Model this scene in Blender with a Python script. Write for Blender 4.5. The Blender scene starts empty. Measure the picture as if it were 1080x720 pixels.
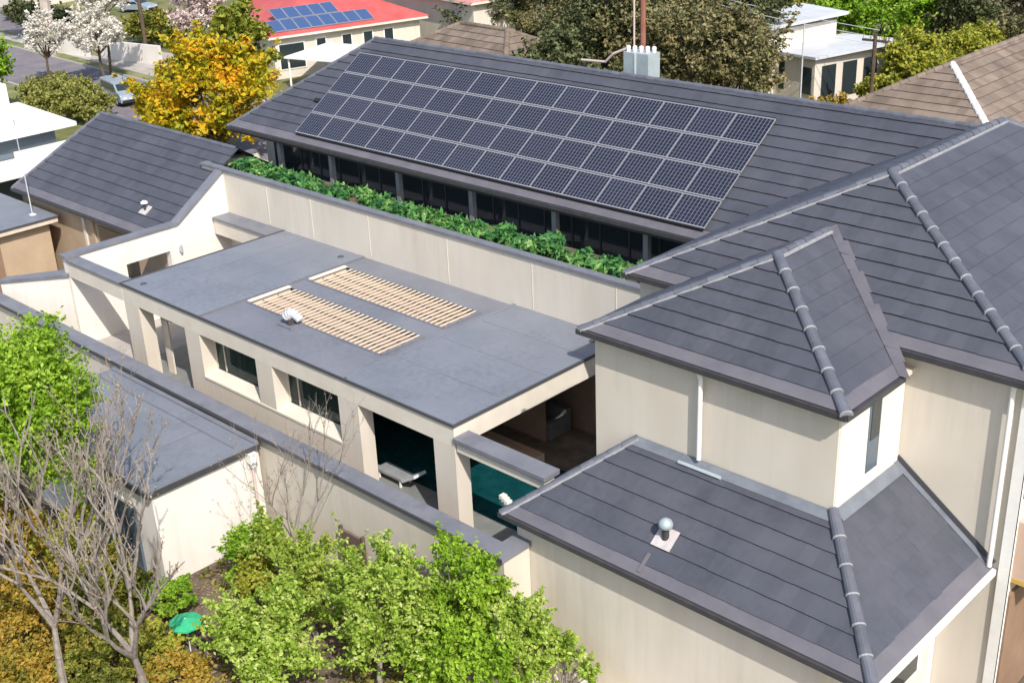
import bpy, math, random
import numpy as np
from mathutils import Vector, Matrix
R = math.radians
random.seed(7)
rng = np.random.default_rng(11)
scene = bpy.context.scene
COL = scene.collection
GZ = -1.6                                   # garden and street level

# ---------------------------------------------------------------- materials
def mat(name, col, rough=.7, col2=None, scale=3.0, bump=0.0, bscale=60.0, spec=.3, metal=0.0, detail=6.0, island=0.0, stretch=None, lo=.35, hi=.65, streak=0.0):
    m = bpy.data.materials.new(name); m.use_nodes = True
    n = m.node_tree.nodes; l = m.node_tree.links
    b = n['Principled BSDF']
    b.inputs['Roughness'].default_value = rough
    b.inputs['Specular IOR Level'].default_value = spec
    b.inputs['Metallic'].default_value = metal
    b.inputs['Base Color'].default_value = (*col, 1)
    g = n.new('ShaderNodeNewGeometry')
    out = None
    if col2 is not None:
        vec = g.outputs['Position']
        if stretch:
            mp = n.new('ShaderNodeMapping'); mp.inputs['Scale'].default_value = stretch
            l.new(vec, mp.inputs['Vector']); vec = mp.outputs['Vector']
        t = n.new('ShaderNodeTexNoise'); t.inputs['Scale'].default_value = scale; t.inputs['Detail'].default_value = detail
        t.inputs['Roughness'].default_value = .6
        l.new(vec, t.inputs['Vector'])
        r = n.new('ShaderNodeValToRGB')
        r.color_ramp.elements[0].position = lo; r.color_ramp.elements[0].color = (*col, 1)
        r.color_ramp.elements[1].position = hi; r.color_ramp.elements[1].color = (*col2, 1)
        l.new(t.outputs['Fac'], r.inputs['Fac']); out = r.outputs['Color']
    if streak:   # faint rain streaks and stains running down the surface
        mp = n.new('ShaderNodeMapping'); mp.inputs['Scale'].default_value = (3.2, 3.2, .16); l.new(g.outputs['Position'], mp.inputs['Vector'])
        ts = n.new('ShaderNodeTexNoise'); ts.inputs['Scale'].default_value = 1.6; ts.inputs['Detail'].default_value = 5; l.new(mp.outputs['Vector'], ts.inputs['Vector'])
        tb = n.new('ShaderNodeTexNoise'); tb.inputs['Scale'].default_value = .33; tb.inputs['Detail'].default_value = 3; l.new(g.outputs['Position'], tb.inputs['Vector'])
        mm = n.new('ShaderNodeMath'); mm.operation = 'MULTIPLY'; l.new(ts.outputs['Fac'], mm.inputs[0]); l.new(tb.outputs['Fac'], mm.inputs[1])
        rs = n.new('ShaderNodeMapRange'); rs.inputs['From Min'].default_value = .24; rs.inputs['From Max'].default_value = .42
        rs.inputs['To Min'].default_value = 1.0; rs.inputs['To Max'].default_value = 1-streak; l.new(mm.outputs[0], rs.inputs['Value'])
        hs_ = n.new('ShaderNodeHueSaturation'); l.new(out, hs_.inputs['Color']); l.new(rs.outputs['Result'], hs_.inputs['Value']); out = hs_.outputs['Color']
    if island:
        h = n.new('ShaderNodeHueSaturation')
        if out is not None: l.new(out, h.inputs['Color'])
        else: h.inputs['Color'].default_value = (*col, 1)
        mr = n.new('ShaderNodeMapRange'); mr.inputs['To Min'].default_value = 1-island; mr.inputs['To Max'].default_value = 1+island
        l.new(g.outputs['Random Per Island'], mr.inputs['Value']); l.new(mr.outputs['Result'], h.inputs['Value'])
        out = h.outputs['Color']
    if out is not None: l.new(out, b.inputs['Base Color'])
    if bump:
        t2 = n.new('ShaderNodeTexNoise'); t2.inputs['Scale'].default_value = bscale; t2.inputs['Detail'].default_value = 4
        l.new(g.outputs['Position'], t2.inputs['Vector'])
        bp = n.new('ShaderNodeBump'); bp.inputs['Strength'].default_value = bump; bp.inputs['Distance'].default_value = .02
        l.new(t2.outputs['Fac'], bp.inputs['Height']); l.new(bp.outputs['Normal'], b.inputs['Normal'])
    return m

def leafmat(name, cols, trans=.35, nscale=.9, rough=.55):
    """leaf colour: random per leaf over a ramp, shifted in clumps by a low frequency noise"""
    m = bpy.data.materials.new(name); m.use_nodes = True
    n = m.node_tree.nodes; l = m.node_tree.links
    b = n['Principled BSDF']; b.inputs['Roughness'].default_value = rough; b.inputs['Specular IOR Level'].default_value = .25
    g = n.new('ShaderNodeNewGeometry')
    t = n.new('ShaderNodeTexNoise'); t.inputs['Scale'].default_value = nscale; t.inputs['Detail'].default_value = 3
    l.new(g.outputs['Position'], t.inputs['Vector'])
    mr = n.new('ShaderNodeMapRange'); mr.inputs['From Min'].default_value = .3; mr.inputs['From Max'].default_value = .7
    l.new(t.outputs['Fac'], mr.inputs['Value'])
    mx = n.new('ShaderNodeMath'); mx.operation = 'MULTIPLY_ADD'; mx.inputs[1].default_value = .45
    l.new(g.outputs['Random Per Island'], mx.inputs[0])
    m2 = n.new('ShaderNodeMath'); m2.operation = 'MULTIPLY'; m2.inputs[1].default_value = .55
    l.new(mr.outputs['Result'], m2.inputs[0]); l.new(m2.outputs[0], mx.inputs[2])
    r = n.new('ShaderNodeValToRGB')
    el = r.color_ramp.elements
    el[0].color = (*cols[0], 1); el[1].color = (*cols[-1], 1); el[0].position = .1; el[1].position = .9
    for i, c in enumerate(cols[1:-1]):
        e = el.new(.1+.8*(i+1)/(len(cols)-1)); e.color = (*c, 1)
    l.new(mx.outputs[0], r.inputs['Fac']); l.new(r.outputs['Color'], b.inputs['Base Color'])
    tr = n.new('ShaderNodeBsdfTranslucent'); l.new(r.outputs['Color'], tr.inputs['Color'])
    mi = n.new('ShaderNodeMixShader'); mi.inputs['Fac'].default_value = trans
    l.new(b.outputs[0], mi.inputs[1]); l.new(tr.outputs[0], mi.inputs[2])
    l.new(mi.outputs[0], n['Material Output'].inputs['Surface'])
    return m

def glassmat(name, tint, rough=.05):
    m = bpy.data.materials.new(name); m.use_nodes = True
    n = m.node_tree.nodes; l = m.node_tree.links; b = n['Principled BSDF']
    b.inputs['Base Color'].default_value = (*tint, 1); b.inputs['Roughness'].default_value = rough
    b.inputs['Specular IOR Level'].default_value = .6
    t = n.new('ShaderNodeBsdfTransparent'); t.inputs['Color'].default_value = (.55, .62, .6, 1)
    mi = n.new('ShaderNodeMixShader'); mi.inputs['Fac'].default_value = .6
    l.new(b.outputs[0], mi.inputs[1]); l.new(t.outputs[0], mi.inputs[2])
    l.new(mi.outputs[0], n['Material Output'].inputs['Surface'])
    return m

def panelmat():
    """photovoltaic cells: 10 x 6 dark cells with thin pale bus lines, in the panel's own coordinates"""
    m = bpy.data.materials.new('solar_cells'); m.use_nodes = True
    n = m.node_tree.nodes; l = m.node_tree.links; b = n['Principled BSDF']
    tc = n.new('ShaderNodeTexCoord'); sp = n.new('ShaderNodeSeparateXYZ'); l.new(tc.outputs['Object'], sp.inputs[0])
    def line(sock, period, width):
        a = n.new('ShaderNodeMath'); a.operation = 'DIVIDE'; a.inputs[1].default_value = period; l.new(sock, a.inputs[0])
        f = n.new('ShaderNodeMath'); f.operation = 'FRACT'; l.new(a.outputs[0], f.inputs[0])
        c = n.new('ShaderNodeMath'); c.operation = 'LESS_THAN'; c.inputs[1].default_value = width; l.new(f.outputs[0], c.inputs[0])
        return c.outputs[0]
    a = line(sp.outputs['X'], .1455, .24); c = line(sp.outputs['Y'], .1455, .07)
    mx = n.new('ShaderNodeMath'); mx.operation = 'MAXIMUM'; l.new(a, mx.inputs[0]); l.new(c, mx.inputs[1])
    ns = n.new('ShaderNodeTexNoise'); ns.inputs['Scale'].default_value = 6; g = n.new('ShaderNodeNewGeometry'); l.new(g.outputs['Position'], ns.inputs['Vector'])
    rr = n.new('ShaderNodeValToRGB'); rr.color_ramp.elements[0].color = (.009, .010, .018, 1); rr.color_ramp.elements[1].color = (.022, .023, .038, 1)
    oi = n.new('ShaderNodeObjectInfo'); ad = n.new('ShaderNodeMath'); ad.operation = 'MULTIPLY_ADD'; ad.inputs[1].default_value = .5; l.new(oi.outputs['Random'], ad.inputs[0]); sb = n.new('ShaderNodeMath'); sb.operation = 'SUBTRACT'; sb.inputs[1].default_value = .25; l.new(ns.outputs['Fac'], sb.inputs[0]); l.new(sb.outputs[0], ad.inputs[2]); l.new(ad.outputs[0], rr.inputs['Fac'])
    mc = n.new('ShaderNodeMix'); mc.data_type = 'RGBA'
    l.new(mx.outputs[0], mc.inputs['Factor']); l.new(rr.outputs['Color'], mc.inputs['A']); mc.inputs['B'].default_value = (.115, .12, .155, 1)
    l.new(mc.outputs['Result'], b.inputs['Base Color'])
    b.inputs['Roughness'].default_value = .22; b.inputs['Specular IOR Level'].default_value = .5
    return m

M = {}
M['tile'] = mat('roof_tile', (.060, .065, .082), .58, (.082, .084, .103), .55, .25, 45, spec=.35, island=.07, streak=0.12)
M['tile_edge_shade'] = mat('roof_tile_edge_shade', (.022, .022, .027), .8, island=.3)  # dark front edges paint in the shade of the gap under each tile
M['under'] = mat('roof_underlay', (.05, .05, .055), .9)
M['guard'] = mat('gutter_guard_mesh', (.112, .108, .126), .55, (.142, .135, .152), 1.2, .3, 90)
M['gutter'] = mat('charcoal_gutter', (.045, .045, .05), .45, (.06, .058, .062), 3)
M['cap'] = mat('ridge_cap', (.092, .098, .122), .5, (.122, .127, .15), 3, .3, 50, island=.12)
M['mortar'] = mat('pale_mortar', (.24, .245, .265), .9, (.34, .34, .355), 8)
M['lead'] = mat('lead_flashing', (.12, .135, .16), .5, (.165, .18, .205), 2, spec=.4)
M['render'] = mat('cream_render', (.57, .515, .435), .85, (.63, .575, .495), .6, .12, 80, stretch=(1, 1, .45), streak=.08)
M['render_w'] = mat('white_sunlit_render', (.66, .625, .57), .85, (.72, .68, .625), .7, .12, 80, stretch=(1, 1, .4), streak=.08)  # white walls; on sun-facing house walls the sunlight is put into this colour
M['white'] = mat('white_paint', (.74, .72, .68), .5, (.80, .78, .74), 4)
M['fascia'] = mat('cream_fascia', (.60, .545, .46), .7, (.66, .605, .52), 1.5, .05)
M['membrane'] = mat('grey_roof_membrane', (.155, .172, .20), .5, (.205, .218, .25), .45, .1, 30, lo=.3, hi=.7, streak=0.16)
M['membrane2'] = mat('dull_roof_membrane', (.148, .158, .185), .55, (.198, .202, .228), .5, .1, 30, lo=.3, hi=.7, streak=0.16)
M['capping'] = mat('grey_wall_capping', (.145, .15, .175), .5, (.19, .193, .215), 1.2, spec=.4, streak=0.12)
M['capedge'] = mat('dark_capping_edge', (.07, .07, .078), .5)
M['louvre'] = mat('cream_louvre', (.56, .465, .36), .6, (.64, .54, .43), 3)
M['louvre_w'] = mat('white_louvre_end', (.66, .60, .50), .6)
M['gap_glow'] = mat('tan_gap_glow', (.36, .235, .15), .8, (.44, .30, .20), 2)  # sheet added under the louvres, its tan painting the warm bounce between blades
M['dark'] = mat('dark_recess', (.015, .015, .017), .8)
M['brown'] = mat('brown_wall', (.22, .14, .09), .8, (.28, .18, .12), 1)
M['plate'] = mat('faded_flashing_plate', (.40, .37, .36), .8, (.50, .46, .45), 6)
M['pinkish'] = mat('pinkish_stucco', (.48, .36, .29), .85, (.55, .42, .34), 1)
M['deck'] = mat('timber_deck', (.30, .20, .14), .7, (.40, .28, .20), 2, stretch=(.3, 6, 1))
M['tilefloor'] = mat('grey_floor_tile', (.16, .17, .16), .5, (.21, .21, .20), 2)
M['paving'] = mat('pale_paving', (.55, .48, .38), .8, (.66, .58, .47), 2)
M['glass'] = glassmat('tinted_glass', (.03, .07, .065))
M['dglass'] = mat('dark_window', (.025, .034, .038), .08, spec=.7)
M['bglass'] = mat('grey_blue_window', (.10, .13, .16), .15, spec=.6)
M['pool'] = mat('teal_water', (.003, .038, .044), .04, (.006, .062, .068), 1.6, .4, 9, spec=.6)
M['post'] = mat('grey_post', (.20, .215, .22), .5, (.25, .26, .27), 3)
M['soil'] = mat('garden_soil', (.085, .065, .045), .95, (.16, .125, .09), 1.4, .8, 12)
M['grass'] = mat('dry_green_grass', (.085, .10, .03), .95, (.20, .19, .08), .35, .8, 8)
M['verge'] = mat('verge_grass', (.11, .13, .045), .95, (.24, .23, .11), .5, .8, 8)
M['asphalt'] = mat('asphalt', (.15, .135, .15), .85, (.20, .18, .19), .6, .3, 30)
M['path'] = mat('concrete_path', (.34, .31, .28), .85, (.42, .39, .35), 1)
M['kerb'] = mat('concrete_kerb', (.40, .38, .35), .85)
M['bark'] = mat('grey_bark', (.19, .16, .135), .9, (.30, .26, .225), 7, .8, 40)
M['bark_d'] = mat('dark_bark', (.07, .05, .035), .9, (.13, .095, .065), 6, .8, 40)
M['bark_p'] = mat('pale_bark', (.34, .28, .24), .9, (.48, .42, .37), 1.5, .4, 20)
M['silver'] = mat('silver_frame', (.27, .275, .30), .4, spec=.5)
M['cell'] = panelmat()
M['rail'] = mat('black_rail', (.02, .02, .022), .5)
M['galv'] = mat('galvanised_metal', (.36, .42, .44), .45, (.44, .50, .52), 2, metal=.3)
M['rust'] = mat('rusty_paint', (.24, .09, .06), .7, (.30, .13, .09), 3)
M['palepole'] = mat('pale_pole', (.55, .44, .41), .6)
M['redroof'] = mat('red_metal_roof', (.42, .075, .07), .5, (.50, .11, .10), .8)
M['pinkroof'] = mat('pink_metal_roof', (.62, .22, .20), .5, (.68, .27, .25), .8)
M['terracotta'] = mat('brown_roof_tile', (.15, .115, .09), .85, (.21, .165, .13), .8, .3, 30, island=.18)
M['terra_edge'] = mat('brown_tile_edge', (.09, .06, .045), .9)
M['whiteroof'] = mat('white_metal_roof', (.76, .74, .71), .5, (.82, .80, .77), .8)
M['palegrey'] = mat('pale_grey_roof', (.46, .48, .50), .5, (.54, .56, .58), 1)
M['tanwall'] = mat('tan_wall', (.40, .30, .20), .9, (.46, .35, .24), .8, .2, 40)
M['gold'] = mat('gold_trim', (.50, .33, .10), .5)
M['bodywhite'] = mat('silver_car_paint', (.30, .35, .40), .25, spec=.6, metal=.2)
M['rubber'] = mat('rubber', (.02, .02, .02), .8)
M['lamp'] = mat('headlight_lens', (.6, .6, .6), .1, spec=.8)
M['brownpanel'] = mat('brown_gate_panel', (.13, .09, .075), .7, (.17, .12, .10), 5)
M['greencloth'] = mat('bright_green_cloth', (.03, .36, .16), .6, (.05, .44, .22), 5)
M['sofa'] = mat('sofa_fabric', (.14, .13, .12), .9)
L_LIME = leafmat('lime_leaves', [(.14, .26, .015), (.22, .38, .025), (.33, .50, .04), (.44, .58, .09)], .4)
L_YGRN = leafmat('yellow_green_leaves', [(.15, .24, .025), (.26, .37, .045), (.40, .48, .08), (.50, .52, .18)], .4)
L_FG = leafmat('pale_lime_leaves', [(.12, .20, .02), (.25, .38, .04), (.42, .54, .09), (.62, .66, .28)], .4, 2.2)
L_OLIVE = leafmat('olive_leaves', [(.07, .09, .015), (.15, .17, .025), (.28, .27, .04), (.40, .28, .05)], .3)
L_ORANGE = leafmat('orange_leaves', [(.15, .21, .015), (.38, .36, .02), (.66, .44, .02), (.80, .37, .02)], .35, .45)
L_RUST = leafmat('rust_leaves', [(.11, .12, .02), (.26, .22, .03), (.46, .27, .04), (.24, .26, .05)], .3)
L_DARK = leafmat('dark_leaves', [(.040, .058, .022), (.075, .095, .035), (.13, .145, .06), (.20, .18, .09)], .2)
L_BROWN = leafmat('brown_green_leaves', [(.07, .08, .03), (.14, .14, .055), (.24, .21, .09), (.32, .25, .13)], .2)
L_PLANT = leafmat('planter_leaves', [(.02, .09, .04), (.06, .19, .06), (.13, .32, .07), (.36, .50, .20)], .3, 1.3)
L_BRIGHT = leafmat('bright_green_leaves', [(.10, .20, .02), (.17, .32, .02), (.27, .44, .035), (.36, .50, .06)], .35)
L_YELLOW = leafmat('yellow_bush_leaves', [(.16, .20, .03), (.32, .34, .04), (.46, .44, .06), (.26, .32, .05)], .35)
L_HEDGE = leafmat('hedge_leaves', [(.15, .16, .04), (.24, .25, .06), (.34, .33, .09), (.28, .30, .06)], .3)
L_BLOSSOM = leafmat('white_blossom', [(.50, .46, .38), (.66, .62, .54), (.76, .73, .66), (.80, .78, .72)], .3)
L_PINK = leafmat('pink_blossom', [(.48, .38, .34), (.62, .50, .46), (.72, .62, .58), (.76, .70, .66)], .3)
L_TWIG = leafmat('bud_leaves', [(.20, .14, .10), (.32, .20, .16), (.36, .30, .14), (.42, .30, .24)], .3)

# ---------------------------------------------------------------- mesh helpers
class MB:
    def __init__(s): s.v = []; s.f = []; s.m = []; s.mats = []
    def mi(s, m):
        m = M[m] if isinstance(m, str) else m
        if m not in s.mats: s.mats.append(m)
        return s.mats.index(m)
    def poly(s, pts, m):
        b = len(s.v); s.v += [tuple(p) for p in pts]; s.f.append(tuple(range(b, b+len(pts)))); s.m.append(s.mi(m))
    def faces(s, pts, fs, m):
        b = len(s.v); s.v += [tuple(p) for p in pts]; k = s.mi(m)
        for f in fs: s.f.append(tuple(b+i for i in f)); s.m.append(k)
    def box(s, x0, x1, y0, y1, z0, z1, m, top=None):
        p = [(x0,y0,z0),(x1,y0,z0),(x1,y1,z0),(x0,y1,z0),(x0,y0,z1),(x1,y0,z1),(x1,y1,z1),(x0,y1,z1)]
        s.faces(p, [(0,3,2,1),(0,1,5,4),(1,2,6,5),(2,3,7,6),(3,0,4,7)], m)
        s.faces(p[4:], [(0,1,2,3)], top or m)
        return s
    def prism(s, pts, z0, z1, m, top=None):
        n = len(pts); a = sum(pts[i][0]*pts[(i+1)%n][1]-pts[(i+1)%n][0]*pts[i][1] for i in range(n))
        if a < 0: pts = pts[::-1]
        p = [(x, y, z0) for x, y in pts]+[(x, y, z1) for x, y in pts]
        s.faces(p, [tuple(range(n))[::-1]]+[(i, (i+1) % n, n+(i+1) % n, n+i) for i in range(n)], m)
        s.faces(p[n:], [tuple(range(n))], top or m)
        return s
    def slab(s, quad, th, m):
        """solid plate: polygon quad (3D, counter-clockwise from above) and its copy th lower"""
        n = len(quad); q = [Vector(p) for p in quad]; nn = (q[1]-q[0]).cross(q[2]-q[0]).normalized()
        if nn.z < 0: q = q[::-1]; nn = -nn
        p = [v-nn*th for v in q]+q
        s.faces(p, [tuple(range(n))[::-1]]+[(i, (i+1) % n, n+(i+1) % n, n+i) for i in range(n)]+[tuple(range(n, 2*n))], m)
        return s
    def obox(s, c, ax, ay, hx, hy, hz, m):
        """box centred at c with half sizes along ax, ay and their normal"""
        c = Vector(c); ax = Vector(ax).normalized(); ay = Vector(ay).normalized(); az = ax.cross(ay)
        p = [c+ax*hx*i+ay*hy*j+az*hz*k for k in (-1, 1) for i, j in ((-1,-1),(1,-1),(1,1),(-1,1))]
        s.faces(p, [(0,3,2,1),(4,5,6,7),(0,1,5,4),(1,2,6,5),(2,3,7,6),(3,0,4,7)], m)
        return s
    def tube(s, p0, p1, r0, r1, m, n=8, caps=True):
        p0 = Vector(p0); p1 = Vector(p1); d = (p1-p0)
        if d.length < 1e-6: return s
        d.normalize(); u = d.orthogonal().normalized(); w = d.cross(u)
        p = [p0+(u*math.cos(2*math.pi*i/n)+w*math.sin(2*math.pi*i/n))*r0 for i in range(n)]
        p += [p1+(u*math.cos(2*math.pi*i/n)+w*math.sin(2*math.pi*i/n))*r1 for i in range(n)]
        fs = [(i, (i+1) % n, n+(i+1) % n, n+i) for i in range(n)]
        if caps: fs += [tuple(range(n))[::-1], tuple(range(n, 2*n))]
        s.faces(p, fs, m); return s
    def lathe(s, c, prof, m, n=16):
        c = Vector(c); p = []; k = len(prof)
        for r, z in prof:
            p += [c+Vector((r*math.cos(2*math.pi*i/n), r*math.sin(2*math.pi*i/n), z)) for i in range(n)]
        fs = [(j*n+i, j*n+(i+1) % n, (j+1)*n+(i+1) % n, (j+1)*n+i) for j in range(k-1) for i in range(n)]
        fs += [tuple(range(n))[::-1], tuple(range((k-1)*n, k*n))]
        s.faces(p, fs, m); return s
    def build(s, name, parent=None, loc=None, smooth=False, bevel=0):
        me = bpy.data.meshes.new(name)
        v = s.v
        if loc is not None: v = [(a-loc[0], b-loc[1], c-loc[2]) for a, b, c in v]
        me.from_pydata(v, [], s.f); me.update()
        for m in s.mats: me.materials.append(m)
        me.polygons.foreach_set('material_index', s.m)
        if smooth: me.polygons.foreach_set('use_smooth', [True]*len(s.f))
        o = bpy.data.objects.new(name, me); COL.objects.link(o)
        if loc is not None: o.location = loc
        if parent is not None: o.parent = parent
        if parent is not None and loc is None and parent.location.length > 0:
            o.matrix_parent_inverse = Matrix.Translation(-parent.location)
        if bevel:
            b = o.modifiers.new('bevel', 'BEVEL'); b.width = bevel; b.segments = 2; b.limit_method = 'ANGLE'
        return o

def tag(o, label, cat, group=None, kind=None):
    if label: o['label'] = label
    if cat: o['category'] = cat
    if group: o['group'] = group
    if kind: o['kind'] = kind
    return o
def struct(o): o['kind'] = 'structure'; return o
def thing(name, label, cat, loc=(0, 0, 0), group=None):
    o = bpy.data.objects.new(name, None); COL.objects.link(o); o.location = loc; o.empty_display_size = .3
    return tag(o, label, cat, group)

# ---------------------------------------------------------------- roof helpers
def clip(poly, a, c, keep_ge):
    """clip 2D polygon against a.p >= c (or <=)"""
    out = []; n = len(poly)
    f = lambda p: (a[0]*p[0]+a[1]*p[1]-c)*(1 if keep_ge else -1)
    for i in range(n):
        p, q = poly[i], poly[(i+1) % n]; fp, fq = f(p), f(q)
        if fp >= -1e-9: out.append(p)
        if (fp > 1e-9 and fq < -1e-9) or (fp < -1e-9 and fq > 1e-9):
            t = fp/(fp-fq); out.append((p[0]+t*(q[0]-p[0]), p[1]+t*(q[1]-p[1])))
    return out

def tiled(mb, pts, course=.44, tw=.36, th=.042, guard=.0, m='tile', me='tile_edge_shade', mg='guard'):
    """lay individual flat tiles in staggered courses over a planar roof face"""
    P = [Vector(p) for p in pts]
    n = Vector((0, 0, 0))
    for i in range(len(P)): n += P[i].cross(P[(i+1) % len(P)])
    n.normalize()
    if n.z < 0: n = -n
    up = (Vector((0, 0, 1))-n*n.z).normalized(); u = up.cross(n).normalized()
    o = min(P, key=lambda p: p.z)
    if n.x > .2 and me == 'tile_edge_shade': th = .016; me = 'under'  # sun-facing slopes get thinner, paler edges with less painted gap shade
    to2 = lambda p: ((p-o).dot(u), (p-o).dot(up))
    to3 = lambda q, h: o+u*q[0]+up*q[1]+n*h
    poly = [to2(p) for p in P]
    mb.poly([p-n*.012 for p in P] if (P[1]-P[0]).cross(P[2]-P[0]).dot(n) > 0 else [p-n*.012 for p in P][::-1], 'under')
    vmax = max(q[1] for q in poly); umin = min(q[0] for q in poly); umax = max(q[0] for q in poly)
    v = 0.0; k = 0
    if guard:
        g = clip(poly, (0, 1), guard, False)
        if len(g) > 2: mb.poly([to3(q, .02) for q in g], mg)
        v = guard
    def wob(p): return .006*math.sin(p*2.3)+.004*math.sin(p*5.7+1.3)
    while v < vmax-1e-3:
        v1 = v+course
        band = clip(clip(poly, (0, 1), v, True), (0, 1), v1, False)
        if len(band) > 2:
            off = (k % 2)*tw*.5
            i0 = int(math.floor((umin-off)/tw)); i1 = int(math.ceil((umax-off)/tw))
            for i in range(i0, i1+1):
                t = clip(clip(band, (1, 0), off+i*tw, True), (1, 0), off+(i+1)*tw, False)
                if len(t) < 3: continue
                dh = random.uniform(-.004, .004); dv = random.uniform(-.006, .006)
                top = []
                for q in t:
                    h = .004+th*(1-(q[1]-v)/course)+dh*(1-(q[1]-v)/course)
                    qq = (q[0], q[1]-(.025+dv if q[1]-v < 1e-6 else 0))
                    top.append(to3(qq, h))
                mb.poly(top, m)
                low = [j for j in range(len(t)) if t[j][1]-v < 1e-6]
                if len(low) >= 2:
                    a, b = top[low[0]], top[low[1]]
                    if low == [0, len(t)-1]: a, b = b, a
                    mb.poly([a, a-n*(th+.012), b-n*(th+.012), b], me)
        v = v1; k += 1

def caps(mb, p0, p1, r=.135, seg=.60, ring=True, m='cap'):
    """overlapping half-round ridge caps with pale mortar collars, from top p0 down to p1"""
    p0 = Vector(p0); p1 = Vector(p1); d = p1-p0; Lt = d.length; d.normalize()
    side = d.cross(Vector((0, 0, 1))).normalized(); up = side.cross(d).normalized()
    n = max(1, round(Lt/seg)); s = Lt/n
    for i in range(n):
        a = p0+d*(i*s); b = p0+d*((i+1)*s+.05)
        j = random.uniform(-.008, .008)
        pr = lambda c, rr: [c+side*(math.cos(t)*rr+j)+up*(math.sin(t)*rr*.85-.02) for t in [math.pi*k/7-.12*(1-2*k/7) for k in range(8)]]
        A = pr(a, r*.90); B = pr(b, r*1.08)
        mb.faces(A+B, [(k, k+1, 9+k, 8+k) for k in range(7)]+[tuple(range(8, 16))], m)
        if ring:
            c0 = pr(b-d*.035, r*1.12); c1 = pr(b+d*.006, r*1.13)
            mb.faces(c0+c1, [(k, k+1, 9+k, 8+k) for k in range(7)]+[tuple(range(8, 16)), tuple(range(7, -1, -1))], 'mortar')

def edge_strip(mb, p0, p1, off, w=.05, m='mortar'):
    """pale mortar strip painting in the lit edge beside a ridge or hip"""
    p0 = Vector(p0)+Vector(off); p1 = Vector(p1)+Vector(off); d = (p1-p0).normalized()
    side = d.cross(Vector((0, 0, 1))).normalized(); c = (p0+p1)/2
    mb.obox(c, d, side, (p1-p0).length/2, w, .022, m)

# ---------------------------------------------------------------- THE HOUSE
house = thing('house', 'large cream rendered house with charcoal tiled hip roofs and a flat grey roofed wing', 'house')
H = house
T = .692
# --- two storey wing
xw, yw, zw, hw, hwl, hwr = -14.26, 28.47, 10.36, 4.0, 5.44, 5.84
yb = 35.04; ye0 = yw-hw; zE = zw-T*hw; yb1 = yb+4.0
A = (xw, yw, zw); B = (xw, yb, zw)
cFL = (xw-hwl, ye0, zE); cFR = (xw+hwr, ye0, zE); cBL = (xw-hwl, yb1, zE); cBR = (xw+hwr, yb1, zE)
r = MB()
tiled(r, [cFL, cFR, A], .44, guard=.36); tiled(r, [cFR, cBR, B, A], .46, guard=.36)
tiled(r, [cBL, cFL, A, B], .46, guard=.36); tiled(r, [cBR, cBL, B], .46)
wing_roof = r.build('tiled_roof', H); wing_roof['label'] = 'tallest charcoal hip roof at the right'
c = MB(); caps(c, (xw, yw, zw+.02), (cFR[0], cFR[1], cFR[2]+.02)); c.build('hip_capping', wing_roof)
c = MB(); caps(c, B, A, .115, .42, False); edge_strip(c, B, A, (.15, 0, -.05), .035); c.build('ridge_capping', wing_roof)
c = MB(); caps(c, A, cFL, .09, .42, False); edge_strip(c, A, cFL, (.09, -.09, -.03), .035); c.build('hip_capping', wing_roof)
c = MB(); caps(c, B, cBR, .115, .42, False); c.build('hip_capping', wing_roof)
def gutter(parent, path, closed=False):
    g = MB()
    for (a, b) in zip(path[:-1], path[1:]):
        a = Vector(a); b = Vector(b); d = (b-a).normalized(); nrm = Vector((d.y, -d.x, 0))
        ctr = (a+b)/2+nrm*.045-Vector((0, 0, .075))
        g.obox(ctr, d, nrm, (b-a).length/2+.06, .055, .068, 'gutter')
    return g.build('gutter', parent)
gutter(wing_roof, [cFL, cFR, cBR])
def soffit(parent, x0, x1, y0, y1, z, m='gutter'):
    s = MB(); s.box(x0, x1, y0, y1, z-.16, z-.05, 'fascia'); return s.build('soffit', parent)
soffit(wing_roof, cFL[0]+.02, cFR[0]-.02, ye0+.02, yb1-.02, zE-.03)
# wing walls
w = MB(); w.box(-19.4, -8.69, ye0+.27, yb1-.3, GZ, zE-.2, 'render'); wing_wall = w.build('wall', H)
wing_wall['label'] = 'tall cream wall of the two storey block'
w = MB(); w.box(-8.69, -8.60, ye0+.20, ye0+.36, GZ, zE-.22, 'white')
w.box(-8.69-.16, -8.60, ye0+.19, ye0+.268, GZ, zE-.221, 'white'); w.build('corner_pilaster', H)
w = MB(); w.box(-8.689, -8.62, ye0+.40, ye0+1.5, 4.5, 6.4, 'white'); f = w.build('window', H)
w = MB(); w.box(-8.62, -8.60, ye0+.44, ye0+1.43, 4.56, 6.32, 'dglass'); w.build('pane', f)
w = MB(); w.box(-8.688, -7.9, ye0+.60, ye0+4.5, 2.35, 3.85, 'pinkish'); bal = w.build('balcony', H); bal['label'] = 'tan balcony parapet at the right edge'
w = MB(); w.box(-8.68, -7.86, ye0+.58, ye0+4.52, 2.22, 2.347, 'gold'); w.build('trim', bal)
w = MB(); w.box(-8.688, -8.60, ye0+.5, ye0+3.0, GZ+.1, 1.9, 'brown'); w.build('garage_door', H)

# --- middle roof (projecting bay)
xs, ys, zs, hs, hsl, hsr = -14.95, 24.385, 9.16, 2.872, 3.83, 3.62
S0 = (xs, ys, zs); yse = yw-(zw-zs)/T; S1 = (xs, yse, zs)
zSe = zs-T*hs; sFL = (xs-hsl, ys-hs, zSe); sFR = (xs+hsr, ys-hs, zSe)
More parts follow.
